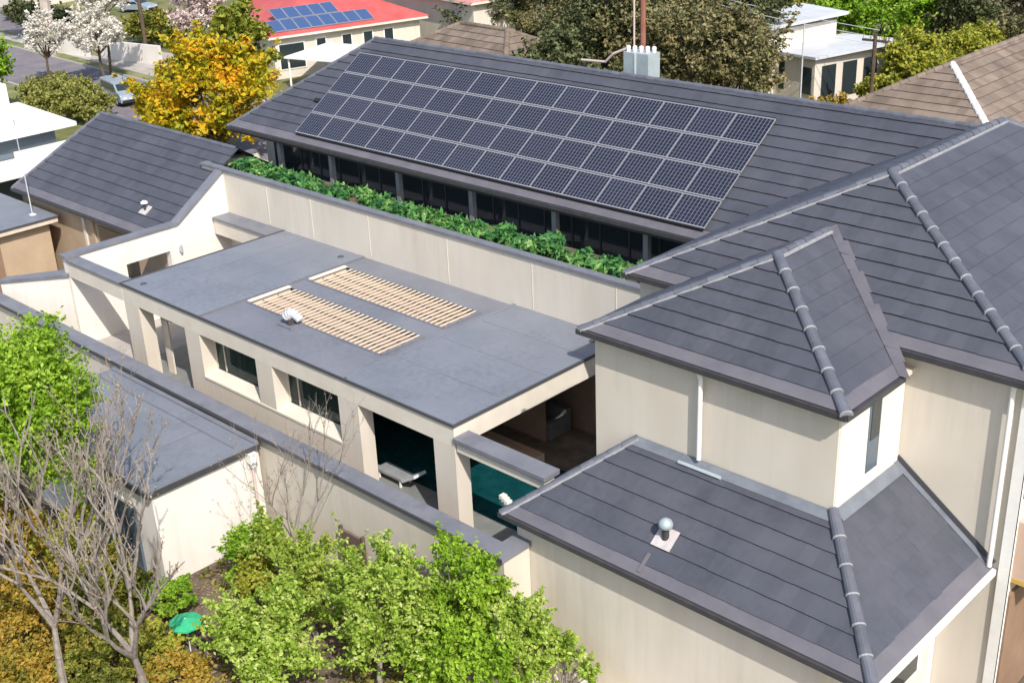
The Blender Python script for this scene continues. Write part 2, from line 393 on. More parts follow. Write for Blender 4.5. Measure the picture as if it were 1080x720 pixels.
# side slopes run back until they meet the wing's front slope
yv = yw-(zw-zSe)/T
r = MB()
tiled(r, [sFL, sFR, S0], .44, guard=.34)
tiled(r, [sFR, (sFR[0], yv, zSe), S1, S0], .46, guard=.34)
tiled(r, [(sFL[0], yv, zSe), sFL, S0, S1], .46, guard=.34)
bay_roof = r.build('tiled_roof', H); bay_roof['label'] = 'middle charcoal hip roof over the projecting bay'
c = MB(); caps(c, (S0[0], S0[1], S0[2]+.03), (sFR[0], sFR[1], sFR[2]+.02), .14, .62); c.build('hip_capping', bay_roof)
c = MB(); caps(c, S1, S0, .11, .42, False); edge_strip(c, S1, S0, (.15, 0, -.03), .045); c.build('ridge_capping', bay_roof)
c = MB(); caps(c, S0, sFL, .10, .42, False); edge_strip(c, S0, sFL, (.09, -.09, -.03), .03); c.build('hip_capping', bay_roof)
v = MB()   # valley flashing beside the bay, on both slopes
for k in range(9):
    t0, t1 = k/9, (k+1)/9
    a = Vector(S1).lerp(Vector((sFR[0], yv, zSe)), t0); b = Vector(S1).lerp(Vector((sFR[0], yv, zSe)), t1)
    wd = .18+.10*(k % 2)
    nrm = Vector((0, -T, 1)).normalized()
    v.poly([a+nrm*.045, b+nrm*.045, b+nrm*.05+Vector((wd+.1, .0, 0)), a+nrm*.05+Vector((wd, .12, .083))], 'guard')
v.build('valley_flashing', bay_roof)
gutter(bay_roof, [sFL, sFR, (sFR[0], yv+.1, zSe)])
soffit(bay_roof, sFL[0]+.02, sFR[0]-.02, ys-hs+.02, ye0+.3, zSe-.03)
xSl, xSr, ySf = xs-hsl+.27, xs+hsr-.27, ys-hs+.27
w = MB(); w.box(xSl, xSr, ySf, ye0+.265, GZ, zSe-.19, 'render'); bw = w.build('wall', H); bw['label'] = 'cream wall of the projecting bay'
w = MB(); w.box(xSr+.002, xSr+.02, ySf+.06, ye0+.26, 4.4, zSe-.2, 'render_w'); w.build('wall', H)['label'] = 'bright end wall of the bay with a slit window'  # thin whiter sheet paints strong sun onto this side of the cream bay
w = MB(); w.box(xSr+.018, xSr+.045, 23.10, 23.62, 4.93, 6.82, 'bglass'); f = w.build('window', H); f['label'] = 'tall slit window'
w = MB(); w.box(xSr+.045, xSr+.06, 23.17, 23.56, 5.75, 6.75, 'dglass'); w.build('pane', f)

# --- lower skirt roof
zL1, hl, hll, hlr, tl = 4.545, 2.64, 2.36, 2.6, .717
zL0 = zL1-tl*hl; yLe = ySf-hl; xl1 = -17.13
a = (xl1, ySf, zL1); b = (xSr, ySf, zL1); b2 = (xSr, ye0+.27, zL1)
eL = (xl1-hll, yLe, zL0); eR = (xSr+hlr, yLe, zL0); eB = (xSr+hlr, ye0+.27, zL0)
r = MB()
tiled(r, [eL, eR, b, a], .50, guard=.34); tiled(r, [eR, eB, b2, b], .50, guard=.40); 
tiled(r, [(eL[0], ySf, zL0), eL, a], .5, guard=.34)
low_roof = r.build('tiled_roof', H); low_roof['label'] = 'lowest charcoal skirt roof nearest the camera'
c = MB(); caps(c, (b[0], b[1], b[2]+.05), (eR[0], eR[1], eR[2]+.02), .14, .66); c.build('hip_capping', low_roof)
c = MB(); caps(c, a, eL, .10, .42, False); edge_strip(c, a, eL, (.09, -.09, -.02), .03); c.build('hip_capping', low_roof)
g = MB(); g.obox((Vector(a)+Vector(b))/2+Vector((0, -.14, -.06)), (1, 0, 0), (0, 1, tl), (b[0]-a[0])/2+.05, .13, .012, 'lead')
g.obox((Vector(b)+Vector(b2))/2+Vector((.16, 0, -.07)), (0, 1, 0), (-1, 0, .75), (b2[1]-b[1])/2, .15, .012, 'lead')
g.obox((Vector(b2)+Vector(eB))/2+Vector((-.02, -.10, .05)), Vector(eB)-Vector(b2), (0, 1, 0), (Vector(eB)-Vector(b2)).length/2, .10, .012, 'lead')
g.obox((Vector(b2)+Vector(eB))/2+Vector((0, -.02, .12)), Vector(eB)-Vector(b2), (0, 1, 0), (Vector(eB)-Vector(b2)).length/2, .014, .08, 'capedge')
g.build('wall_flashing', low_roof)
gutter(low_roof, [eL, eR])
g = MB(); g.box(eR[0]-.005, eR[0]+.1, eR[1]-.05, eB[1]-.02, zL0-.15, zL0-.01, 'white'); g.build('gutter', low_roof)['label'] = 'white gutter'
s = MB(); s.box(eL[0]+.03, eR[0]-.03, eL[1]+.03, ye0+.2, zL0-.2, zL0-.09, 'fascia'); s.build('soffit', low_roof)
w = MB(); w.box(eL[0]+.27, eR[0]-1.30, eL[1]+.27, ye0+.26, GZ, zL0-.18, 'render'); lw = w.build('wall', H); lw['label'] = 'cream ground floor wall nearest the camera'
xLr = eR[0]-1.30
w = MB(); w.box(xLr+.003, xLr+.14, ye0-.02, ye0+.255, GZ, zL0-.21, 'white'); w.box(xLr+.003, eR[0]-.05, eR[1]+.3, eR[1]+.5, zL0-.42, zL0-.21, 'white'); w.box(eR[0]-.2, eR[0]-.05, eR[1]+.3, eR[1]+.45, GZ, zL0-.421, 'white'); w.build('verandah_frame', H)
w = MB(); w.box(xLr+.002, xLr+.07, 22.0, 24.2, -.6, 2.15, 'white'); f = w.build('window', H); f['label'] = 'white framed window under the low eave'
w = MB(); w.box(xLr+.071, xLr+.085, 22.1, 24.0, -.5, 2.0, 'dglass'); w.build('pane', f)
# vent on the skirt roof
vn = Vector((0, -tl, 1)).normalized(); vu = Vector((0, 1, tl)).normalized()
vc = Vector((-14.9, 20.0, 0)); vc.z = zL0+tl*(vc.y-yLe)+.05
ve = bpy.data.objects.new('roof_vent', None); COL.objects.link(ve); ve.parent = H
g = MB(); g.obox(vc+vn*.02, (1, 0, 0), vu, .27, .27, .012, 'plate'); pl = g.build('roof_vent', H); pl['label'] = 'round capped vent with a pale flashing plate on the low roof'
bpy.data.objects.remove(ve)
g = MB(); g.tube(vc, vc+Vector((0, 0, .36)), .09, .09, 'gutter', 12); g.build('pipe', pl)
g = MB(); g.lathe(vc+Vector((0, 0, .30)), [(.10, 0), (.17, .03), (.18, .12), (.14, .20), (.06, .25), (.01, .26)], 'galv', 14); g.build('cowl', pl, smooth=True)
g = MB(); g.obox(vc+Vector((-.17, -.60, -.425)), (1, .0, 0), vu, .05, .26, .004, 'guard'); g.build('water_stain', pl)

# --- downpipes
def pipe(pts, r=.05, m='white', parent=H, label=None, head=None):
    g = MB()
    for p, q in zip(pts[:-1], pts[1:]): g.tube(p, q, r, r, m, 10)
    o = g.build('downpipe', parent, smooth=False)
    if label: o['label'] = label
    return o
xp = -15.16
dp = pipe([(xp, ys-hs+.02, zSe-.12), (xp, ySf-.15, zSe-.38), (xp, ySf-.15, zL1+.10)], .06, label='white downpipe on the bay wall')
g = MB(); sp = Vector((xp+.1, ySf-.26, zL1-.10)); g.obox(sp, (1, 0, 0), (0, 1, tl), .62, .04, .035, 'galv'); g.build('spreader', dp)
for q in (zSe-.55, 5.2):
    pass
dp2 = pipe([(cFR[0]-.6, ye0+.1, zE-.12), (cFR[0]-.62, ye0+.10, zE-.45), (cFR[0]-.62, ye0+.10, zL0+.1)], .06, label='white downpipe on the tall wall at the right')

# --- main long roof with the solar panels
ms = 1.1
yE, zEm, yR, zR = 30.51, 6.39, 35.57, 9.90
xL, xRL = -47.35, -42.63
mFL = (xL, yE, zEm); mR0 = (xRL, yR, zR); xEnd = -14.5
yBk = yR+(yR-yE)
r = MB()
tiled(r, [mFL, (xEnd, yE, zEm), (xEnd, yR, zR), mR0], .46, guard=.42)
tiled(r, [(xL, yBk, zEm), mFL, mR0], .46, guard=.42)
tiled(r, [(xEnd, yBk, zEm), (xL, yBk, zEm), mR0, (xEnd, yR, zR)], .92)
main_roof = r.build('tiled_roof', H); main_roof['label'] = 'long charcoal hip roof carrying the solar panels'
c = MB(); caps(c, (xEnd, yR, zR), mR0, .11, .42, False); c.build('ridge_capping', main_roof)
c = MB(); caps(c, mR0, mFL, .10, .42, False); edge_strip(c, mR0, mFL, (-.12, .02, -.02), .05, 'guard'); c.build('hip_capping', main_roof)
gutter(main_roof, [mFL, (-19.72, yE, zEm)])
g = MB(); g.box(xL-.08, xL, yE-.05, yBk, zEm-.14, zEm-.01, 'gutter'); g.build('gutter', main_roof)
s = MB(); s.box(xL+.03, xEnd, yE+.03, yBk-.03, zEm-.28, zEm-.10, 'under'); s.build('soffit', main_roof)
# upper walls, window band and posts
w = MB(); w.box(-46.6, -19.45, 31.9, 40.0, 3.0, zEm-.28, 'render'); w.build('wall', H)['label'] = 'shaded clerestory wall behind the planter'
g = MB(); g.box(-45.9, -19.6, 31.82, 31.895, 4.2, zEm-.3, 'dglass'); cw = g.build('window', H); cw['label'] = 'long dark window band behind the planter'
for x in np.arange(-45.2, -20, 1.32):
    g = MB(); g.box(x-.03, x+.03, 31.78, 31.818, 4.2, zEm-.31, 'gutter'); g.build('mullion', cw)
for x in (-44.35, -40.75, -36.5, -32.35, -28.15, -24.05, -20.6):
    g = MB(); g.box(x-.10, x+.10, 30.95, 31.15, 4.4, zEm-.285, 'post'); g.build('post', H)
# tall cream parapet wall with the planter behind it
w = MB()
w.box(-44.3, -19.41, 28.0, 28.2, GZ, 5.36, 'render')
for x in (-41.3, -38.4, -34.9, -30.6, -26.5, -22.9): w.box(x-.012, x+.012, 27.985, 28.0, 3.6, 5.35, 'fascia')
w.box(-45.95, -45.75, 28.2, 30.9, GZ, 5.36, 'render')
w.box(-45.95, -44.302, 28.0, 28.2, GZ, 5.361, 'render_w')
pw = w.build('wall', H); pw['label'] = 'long cream parapet wall in front of the planter'
g = MB(); g.box(-46.0, -19.42, 27.94, 28.26, 5.362, 5.47, 'capping'); g.box(-46.0, -45.70, 28.262, 30.9, 5.362, 5.469, 'capping'); g.build('wall_capping', pw)
g = MB(); g.box(-45.74, -19.42, 28.21, 30.2, 4.2, 5.12, 'soil'); g.build('planter_soil', H)
g = MB(); g.box(-45.74, -19.42, 30.21, 31.81, 3.0, 4.3, 'capping'); g.build('terrace_floor', H)

# --- flat roofed wing
fx0, fx1, fy0, fy1, fz = -40.34, -22.62, 20.5, 28.0, 3.53
LV = [(-34.95, -27.85, 22.40, 24.20), (-34.95, -27.85, 25.10, 26.80)]
def holes_slab(mb, x0, x1, y0, y1, z0, z1, holes, m, top):
    xsn = sorted({x0, x1, *[h[0] for h in holes], *[h[1] for h in holes]}); ysn = sorted({y0, y1, *[h[2] for h in holes], *[h[3] for h in holes]})
    for i in range(len(xsn)-1):
        for j in range(len(ysn)-1):
            cx, cy = (xsn[i]+xsn[i+1])/2, (ysn[j]+ysn[j+1])/2
            if any(h[0] < cx < h[1] and h[2] < cy < h[3] for h in holes): continue
            mb.box(xsn[i], xsn[i+1], ysn[j], ysn[j+1], z0, z1, m, top)
r = MB()
r.box(fx0+.001, -35.3, fy0+.001, fy1-.01, 3.30, fz, 'fascia', 'membrane')
holes_slab(r, -35.299, -27.35, fy0+.001, fy1-.01, 3.30, fz-.035, LV, 'fascia', 'membrane2')
r.box(-27.349, fx1-.001, fy0+.001, fy1-.01, 3.30, fz+.015, 'fascia', 'membrane')
flat = r.build('flat_roof', H); flat['label'] = 'flat grey membrane roof with two louvred openings'
for (x0, x1, y0, y1, z0, z1, mm_) in ((-38.92, -38.88, fy0+.1, fy1-.1, fz+.001, fz+.006, 'membrane2'), (-37.12, -37.08, fy0+.1, fy1-.1, fz+.001, fz+.006, 'membrane2'),
        (-27.42, -27.30, fy0+.06, fy1-.03, fz+.016, fz+.05, 'membrane'), (-35.34, -35.26, fy0+.06, fy1-.03, fz+.001, fz+.018, 'membrane2'),
        (-27.2, fx1-.1, 22.585, 22.615, fz+.016, fz+.021, 'membrane2'), (-27.2, fx1-.1, 24.485, 24.515, fz+.016, fz+.021, 'membrane2'), (-27.2, fx1-.1, 26.285, 26.315, fz+.016, fz+.021, 'membrane2')):
    g = MB(); g.box(x0, x1, y0, y1, z0, z1, mm_); g.build('membrane_seam', flat)
for (x, y, z) in ((-39.6, 21.0, fz), (-36.0, 27.4, fz), (-23.3, 27.3, fz+.015)):
    g = MB(); g.lathe((x, y, z+.001), [(.13, 0), (.12, .02), (.07, .03), (.06, .05)], 'capedge', 12); g.build('roof_drain', flat)
g = MB()
g.box(fx0-.05, fx1+.05, fy0-.05, fy0-.001, fz-.05, fz+.035, 'capedge')
g.box(fx0-.05, fx0, fy0, fy1-.02, fz-.05, fz+.036, 'capedge')
g.box(fx1, fx1+.05, fy0, fy1-.02, fz-.05, fz+.036, 'capedge')
g.build('roof_edge', flat)
for li, (x0, x1, y0, y1) in enumerate(LV):
    fr = MB()
    fr.box(x0-.10, x1+.06, y0-.05, y0, fz-.20, fz+.0, 'membrane2'); fr.box(x0-.10, x1+.06, y1, y1+.05, fz-.20, fz+.0, 'membrane2')
    fr.box(x0-.10, x0, y0+.001, y1-.001, fz-.02, fz+.052, 'louvre_w'); fr.box(x1, x1+.06, y0+.001, y1-.001, fz-.02, fz+.051, 'membrane2')
    lo = fr.build('louvre_frame', flat); lo['label'] = ['louvred skylight nearer the camera', 'louvred skylight nearer the parapet wall'][li]
    bl = MB(); nb = 30
    bl.box(x0, x0+.10, y0+.001, y1-.001, fz+.02, fz+.045, 'louvre_w')
    for k in range(1, nb):
        xx = x0+.12+(x1-x0-.1)*k/nb
        bl.obox((xx, (y0+y1)/2, fz-.01), (0, 1, 0), (math.cos(.2), 0, math.sin(.2)), (y1-y0)/2-.01, .062, .014, 'louvre')
    bl.build('blades', lo)
    tr = MB()
    tr.box(x0+.001, x1-.001, y0+.001, y1-.001, fz-.235, fz-.20, 'gap_glow'); tr.box(x0, x1, y0+.55, y0+.6, fz-.16, fz-.10, 'brown'); tr.box(x0, x1, y1-.6, y1-.55, fz-.16, fz-.10, 'brown'); tr.build('rails_and_glow_sheet', lo)  # added sheet coloured like warm bounced light, brown rails above it
# white hooded vent on the flat roof
vc = Vector((-32.15, 22.12, fz-.03))
g = MB(); g.obox(vc+Vector((0, 0, .02)), (1, 0, 0), (0, 1, 0), .36, .30, .02, 'membrane2'); vb = g.build('roof_vent', H); vb['label'] = 'white hooded exhaust vent on the flat roof'
g = MB(); g.lathe(vc, [(.16, 0), (.16, .22), (.14, .23)], 'gutter', 12); g.build('pipe', vb)
g = MB()
for k in range(7):
    a0 = k*.26; g.tube(vc+Vector((-.16+.10*k*.7, -.05+.03*k, .26+.16*math.sin(k*.5))), vc+Vector((-.16+.10*(k+1)*.7, -.05+.03*(k+1), .26+.16*math.sin((k+1)*.5))), .20-.008*k, .20-.008*(k+1), 'palegrey', 12)
g.build('hood', vb, smooth=True)

# beams, pillars and sill walls of the garden front
bm_ = MB(); bm_.box(fx0, fx1, fy0, fy0+.28, 2.83, fz-.051, 'fascia'); fb = bm_.build('beam', H); fb['label'] = 'long cream front beam under the flat roof'
bm_ = MB(); bm_.box(fx1-.28, fx1, fy0+.281, fy1-.01, 2.83, fz-.051, 'fascia'); bm_.build('beam', H)['label'] = 'cream side beam over the dark living room opening'
bm_ = MB(); bm_.box(fx0, fx0+.28, fy0+.281, fy1-.01, 2.9, 3.299, 'fascia'); bm_.build('beam', H)
pil = [(-40.34, -39.35, -.1), (-36.3, -35.4, -.1), (-32.1, -31.2, 1.2), (-27.8, -26.85, -.1), (-23.5, -22.62, -.1)]
for x0, x1, zb in pil:
    g = MB(); g.box(x0+.002, x1-.002, fy0+.002, fy0+.55, zb, 2.829, 'render'); g.build('pillar', H)
g = MB(); g.box(-35.399, -27.801, fy0+.004, fy0+.50, -.1, 1.14, 'render')
g.faces([(-35.399, fy0-.02, 1.145), (-27.801, fy0-.02, 1.145), (-27.801, fy0+.52, 1.27), (-35.399, fy0+.52, 1.27), (-35.399, fy0-.02, 1.22), (-27.801, fy0-.02, 1.22), (-27.801, fy0+.52, 1.35), (-35.399, fy0+.52, 1.35)],
        [(0, 3, 2, 1), (0, 1, 5, 4), (1, 2, 6, 5), (2, 3, 7, 6), (3, 0, 4, 7), (4, 5, 6, 7)], 'fascia')
g.build('sill_wall', H)
for k, (x0, x1) in enumerate(((-35.39, -32.11), (-31.19, -27.81))):
    f = MB(); f.box(x0, x0+.07, fy0+.53, fy0+.59, 1.34, 2.82, 'fascia'); f.box(x1-.07, x1, fy0+.53, fy0+.59, 1.34, 2.82, 'gutter')
    f.box(x0+.071, x1-.071, fy0+.53, fy0+.59, 1.30, 1.37, 'gutter'); f.box(x0+.55, x0+.60, fy0+.53, fy0+.59, 1.371, 2.82, 'fascia')
    o = f.build('window', H); o['label'] = ['recessed garden window on the left', 'recessed garden window on the right'][k]
    p = MB(); p.box(x0+.072, x1-.072, fy0+.555, fy0+.565, 1.372, 2.815, 'glass'); p.build('pane', o)
g = MB(); g.box(-39.34, -38.9, 21.3, 21.36, -.1, 2.82, 'fascia'); g.box(-39.34, -36.31, 22.6, 22.7, -.1, 3.29, 'pinkish'); g.box(-37.9, -36.6, 22.54, 22.598, -.1, 2.3, 'bglass')
g.box(-38.6, -37.9, 20.9, 21.0, 2.45, 2.52, 'brown'); g.build('entry_wall', H)
g = MB(); g.box(-36.29, -27.0, 27.0, 27.1, -.1, 3.29, 'brown'); g.box(-36.3, -36.2, 22.7, 27.0, -.1, 3.29, 'brown')
g.box(-30.2, -24.5, 26.2, 26.3, -.1, 3.29, 'brown'); g.box(-26.99, fx1-.3, 27.6, 27.7, -.1, 3.29, 'brown'); g.build('interior_wall', H)
g = MB(); g.box(-41.0, -19.55, 20.98, 27.99, -.30, -.05, 'deck', 'tilefloor'); fl = g.build('pool_deck_floor', H)
g = MB(); g.box(-30.19, fx1-.01, 25.25, 27.59, -.049, -.02, 'soil'); g.build('living_room_floor', H)
# sunlit beam and capping left of the flat roof, and the low one along the parapet
g = MB(); g.box(-44.4, fx0-.052, fy0+.001, fy0+.45, 2.83, fz-.08, 'fascia'); o = g.build('beam', H); o['label'] = 'free standing cream beam across the left courtyard'
g = MB(); g.box(-44.4, fx0-.053, fy0-.05, fy0+.50, fz-.079, fz+.02, 'capping'); g.build('beam_capping', o)
g = MB(); g.box(-44.3, fx0-.052, 27.20, 27.70, 2.8, fz-.08, 'fascia'); o = g.build('beam', H); o['label'] = 'short cream beam at the foot of the parapet wall'
g = MB(); g.box(-44.3, fx0-.053, 27.14, 27.99, fz-.079, fz+.02, 'capping'); g.build('beam_capping', o)
# lower beam right of the flat roof
g = MB(); g.box(-22.55, -19.25, 20.52, 20.92, 2.72, 3.02, 'fascia'); o = g.build('beam', H); o['label'] = 'low cream beam between the flat roof and the skirt roof'
g = MB(); g.box(-22.60, -19.15, 20.42, 21.05, 3.021, 3.17, 'capping'); g.build('beam_capping', o, bevel=.03)
# left courtyard wall
w = MB()
# profile in y,z : level, then rising with the garage roof
prof = [(20.5, GZ), (20.5, 3.60), (25.5, 3.60), (28.2, 5.35), (28.2, GZ)]
hole = (22.95, 25.0, 1.7, 2.62)
def wall_x(mb, x0, x1, pr, m, mtop=None):
    p = [(x0, y, z) for y, z in pr]+[(x1, y, z) for y, z in pr]; n = len(pr)
    mb.faces(p, [tuple(range(n)), tuple(range(n, 2*n))[::-1]]+[(i, n+i, n+(i+1) % n, (i+1) % n) for i in range(n)], m)
wall_x(w, -44.75, -44.4, [(20.5, GZ), (20.5, 3.6), (22.95, 3.6), (22.95, GZ)], 'render_w')
wall_x(w, -44.75, -44.4, [(22.95, GZ), (22.95, 1.7), (25.0, 1.7), (25.0, GZ)], 'render_w')
wall_x(w, -44.75, -44.4, [(22.95, 2.62), (22.95, 3.6), (25.0, 3.6), (25.0, 2.62)], 'render_w')
wall_x(w, -44.75, -44.4, [(25.0, GZ), (25.0, 3.6), (25.5, 3.6), (28.0, 5.3), (28.0, GZ)], 'render_w')
cw = w.build('courtyard_wall', H); cw['label'] = 'bright white courtyard side wall with a sloping top'
g = MB()
g.obox((-44.58, (20.4+25.5)/2, 3.66), (0, 1, 0), (-1, 0, 0), (25.5-20.4)/2, .24, .055, 'capping')
g.obox((-44.58, 26.75, 4.52), (0, 2.5, 1.70), (-1, 0, 0), 1.515, .24, .055, 'capping')
g.build('wall_capping', cw)
g = MB(); g.box(-44.39, -44.25, 25.40, 25.52, 2.50, 2.72, 'palegrey'); g.tube((-44.28, 25.46, 2.45), (-44.28, 25.46, 2.78), .05, .05, 'galv', 8); g.build('wall_lamp', cw)
# diagonal stepped-down end of that wall
def sloped(mb, pts, zb, zt, m):
    n = 4; p = [(x, y, b) for (x, y), b in zip(pts, zb)]+[(x, y, t) for (x, y), t in zip(pts, zt)]
    mb.faces(p, [(0, 3, 2, 1), (4, 5, 6, 7)]+[(i, (i+1) % n, n+(i+1) % n, n+i) for i in range(n)], m)
w = MB(); sloped(w, [(-47.6, 19.05), (-44.45, 20.45), (-44.75, 20.75), (-47.75, 19.35)], [GZ]*4, [2.22, 2.86, 2.86, 2.22], 'render_w')
o = w.build('courtyard_wall', H); o['label'] = 'lower white wall stepping down at the left end'
g = MB(); sloped(g, [(-47.7, 18.95), (-44.36, 20.40), (-44.8, 20.9), (-47.9, 19.45)], [2.221, 2.861, 2.861, 2.221], [2.34, 2.98, 2.98, 2.34], 'capping'); g.build('wall_capping', o)
# courtyard floor
g = MB(); g.box(-47, -41.01, 19.1, 27.9, -.4, -.1, 'path'); g.build('courtyard_floor', H)
# living room sofa glimpsed inside
sofa = thing('sofa', 'pale sofa in the dark living room under the side beam of the flat roof', 'sofa', (-25.4, 26.6, -.05))
g = MB(); g.box(-26.4, -24.3, 26.3, 27.1, 0, .40, 'sofa'); g.build('seat', sofa, bevel=.05)
g = MB(); g.box(-26.4, -24.3, 27.1, 27.35, 0, .85, 'sofa'); g.build('backrest', sofa, bevel=.05)
for x in (-26.4, -24.5):
    g = MB(); g.box(x, x+.2, 26.3, 27.1, .401, .62, 'sofa'); g.build('armrest', sofa, bevel=.04)

# pool water (lies in the deck)
pw = MB(); pw.box(-34.6, -20.6, 21.72, 25.2, -.049, -.03, 'pool'); struct(pw.build('pool_water'))
# white curved pool lounge / handrail beside the pool seen under the low beam
ln = thing('pool_step', 'white curved step at the edge of the teal pool, seen under the low beam', 'pool step', (-22.6, 22.4, -.03))
g = MB()
for k in range(6): g.box(-23.15+.17*k, -22.98+.17*k, 22.65-.07*k, 22.85-.07*k, -.029, .10, 'white')
g.build('step_block', ln)
lg = thing('sun_lounger', 'pale sun lounger beside the pool in the wide opening under the flat roof', 'sun lounger', (-26.2, 21.35, -.05))
g = MB(); g.box(-27.1, -25.9, 21.15, 21.65, .17, .28, 'post'); g.build('mattress', lg, bevel=.03)
g = MB(); g.slab([(-25.9, 21.15, .26), (-25.3, 21.15, .62), (-25.3, 21.65, .62), (-25.9, 21.65, .26)], .09, 'palegrey'); g.build('backrest', lg)
g = MB()
for x in (-27.0, -26.0):
    for y in (21.2, 21.6): g = MB(); g.box(x-.03, x+.03, y-.03, y+.03, -.05, .169, 'white'); g.build('leg', lg)
bn = thing('timber_platform', 'pale timber platform at the far side of the pool, seen under the low beam', 'platform', (-25.0, 25.0, -.05))
g = MB(); g.box(-26.4, -23.6, 24.5, 25.22, -.028, .28, 'pinkish', 'deck'); g.build('deck_box', bn, bevel=.01)

# ---------------------------------------------------------------- solar panels
SP = 21.12/14; RH = 1.197
nrm = Vector((0, -T, 1)).normalized(); upv = Vector((0, 1, T)).normalized()
def panel_proto():
    root = bpy.data.objects.new('solar_panel', None); COL.objects.link(root); root.empty_display_size = .2
    w2, h2 = SP/2-.012, RH/2-.02
    f = MB(); b = .030
    f.box(-w2, w2, -h2, -h2+b*1.3, -.035, .012, 'silver'); f.box(-w2, w2, h2-b*1.3, h2, -.035, .012, 'silver')
    f.box(-w2, -w2+b*.4, -h2+b*1.3, h2-b*1.3, -.035, .0115, 'silver'); f.box(w2-b*.4, w2, -h2+b*1.3, h2-b*1.3, -.035, .0115, 'silver')
    f.build('frame', root)
    c = MB(); c.box(-w2+b*.4, w2-b*.4, -h2+b*1.3, h2-b*1.3, -.03, .006, 'cell'); c.build('cells', root)
    return root
def copy_tree(o, parent=None):
    c = o.copy(); COL.objects.link(c); c.parent = parent
    for ch in list(o.children): copy_tree(ch, c)
    return c
rot = Matrix((Vector((1, 0, 0)), upv, nrm)).transposed().to_euler()
proto = panel_proto(); first = True
rown = ['bottom row', 'second lowest row', 'second highest row', 'top row']
ordn = ['first', 'second', 'third', 'fourth', 'fifth', 'sixth', 'seventh', 'eighth', 'ninth', 'tenth', 'eleventh', 'twelfth', 'thirteenth', 'fourteenth', 'fifteenth', 'sixteenth', 'seventeenth', 'eighteenth', 'nineteenth', 'twentieth']
for rr in range(4):
    for k in range(14):
        o = proto if first else copy_tree(proto); first = False
        v = .34+RH*(rr+.5)
        o.location = Vector((-42.65+SP*(k+.5), yE, zEm))+upv*v+nrm*.16
        o.rotation_euler = rot
        tag(o, f'dark solar panel, {ordn[k]} from the left in the {rown[rr]} on the long roof', 'solar panel', 'solar panels on the long roof')
        if k == 13:
            g = MB(); g.box(SP/2-.01, SP/2+.22, -.40, -.18, -.15, -.04, 'rail'); g.box(SP/2+.05, SP/2+.28, -.34, -.24, -.14, .02, 'rail')
            e = g.build('rail_end', o)
# dark rails under the array (part of the roof)
g = MB()
for rr in range(5):
    p = Vector((-42.6, yE, zEm))+upv*(.36+RH*rr)+nrm*.085
    g.obox(p+Vector((10.5, 0, 0)), (1, 0, 0), upv, 10.5, .04, .05, 'rail')
g.build('mounting_rails', main_roof)
g = MB(); p = Vector((-42.95, yE, zEm))+upv*2.25+nrm*.06; g.obox(p, (1, 0, 0), upv, .22, .09, .05, 'rail'); g.build('mounting_rails', main_roof)

# ventilation box on the far slope
ac = thing('rooftop_duct', 'pale grey metal duct box with white caps standing behind the long roof ridge', 'rooftop box', (-28.6, 36.9, 9.0))
g = MB(); g.box(-29.45, -28.25, 36.5, 37.2, 8.6, 10.5, 'galv'); g.build('casing', ac, bevel=.02)
g = MB(); g.box(-28.92, -28.84, 36.47, 36.499, 8.6, 10.49, 'palegrey'); g.build('seam', ac)
for k in range(5):
    g = MB(); x = -29.35+.24*k; g.lathe((x, 36.7+.08*k, 10.501), [(.07, 0), (.09, .14), (.07, .2), (.01, .22)], 'whiteroof', 8); g.build('cap', ac)
g = MB()
for p, q in (((-31.6, 36.6, 9.95), (-30.4, 36.6, 10.0)), ((-30.4, 36.6, 10.0), (-30.0, 36.6, 10.35)), ((-30.0, 36.6, 10.35), (-29.4, 36.7, 10.6))): g.tube(p, q, .05, .05, 'palepole', 8)
g.build('pipe', ac)

# ---------------------------------------------------------------- foliage tools
def leaves(name, cent, size, m, parent=None, aspect=1.6, upbias=.4, loc=(0, 0, 0)):
    """one mesh of small folded leaf faces, centres cent (n,3)"""
    n = len(cent)
    nr = rng.normal(size=(n, 3)); nr[:, 2] = np.abs(nr[:, 2])+upbias; nr /= np.linalg.norm(nr, axis=1)[:, None]
    t = rng.normal(size=(n, 3)); t -= nr*(t*nr).sum(1)[:, None]; t /= np.linalg.norm(t, axis=1)[:, None]
    b = np.cross(nr, t)
    s = size*rng.uniform(.55, 1.25, (n, 1))
    L = t*s*aspect*.5; W = b*s*.5
    V = np.stack([cent-L, cent+W*.9-L*.1+nr*s*.12, cent+L, cent-W*.9-L*.1+nr*s*.12], 1).reshape(-1, 3)-np.array(loc)
    me = bpy.data.meshes.new(name)
    me.vertices.add(4*n); me.vertices.foreach_set('co', V.astype(np.float32).ravel())
    me.loops.add(4*n); me.loops.foreach_set('vertex_index', np.arange(4*n, dtype=np.int32))
    me.polygons.add(n); me.polygons.foreach_set('loop_start', np.arange(0, 4*n, 4, dtype=np.int32)); me.polygons.foreach_set('loop_total', np.full(n, 4, dtype=np.int32))
    me.materials.append(m); me.update(calc_edges=True); me.validate()
    o = bpy.data.objects.new(name, me); COL.objects.link(o); o.location = loc
    if parent is not None: o.parent = parent; o.location = (0, 0, 0) if tuple(loc) == tuple(parent.location) else o.location
    return o
def clumps(c, rad, nc, fr=.32, lowcut=-.6):
    c = np.array(c, float); rad = np.array(rad, float); out = []
    while len(out) < nc:
        d = rng.normal(size=3); d /= np.linalg.norm(d)
        if d[2] < lowcut: continue
        q = rng.uniform(.35, 1)**.6
        out.append((c+d*rad*q*(1-fr*.5), rad.mean()*fr*rng.uniform(.6, 1.25)))
    return out
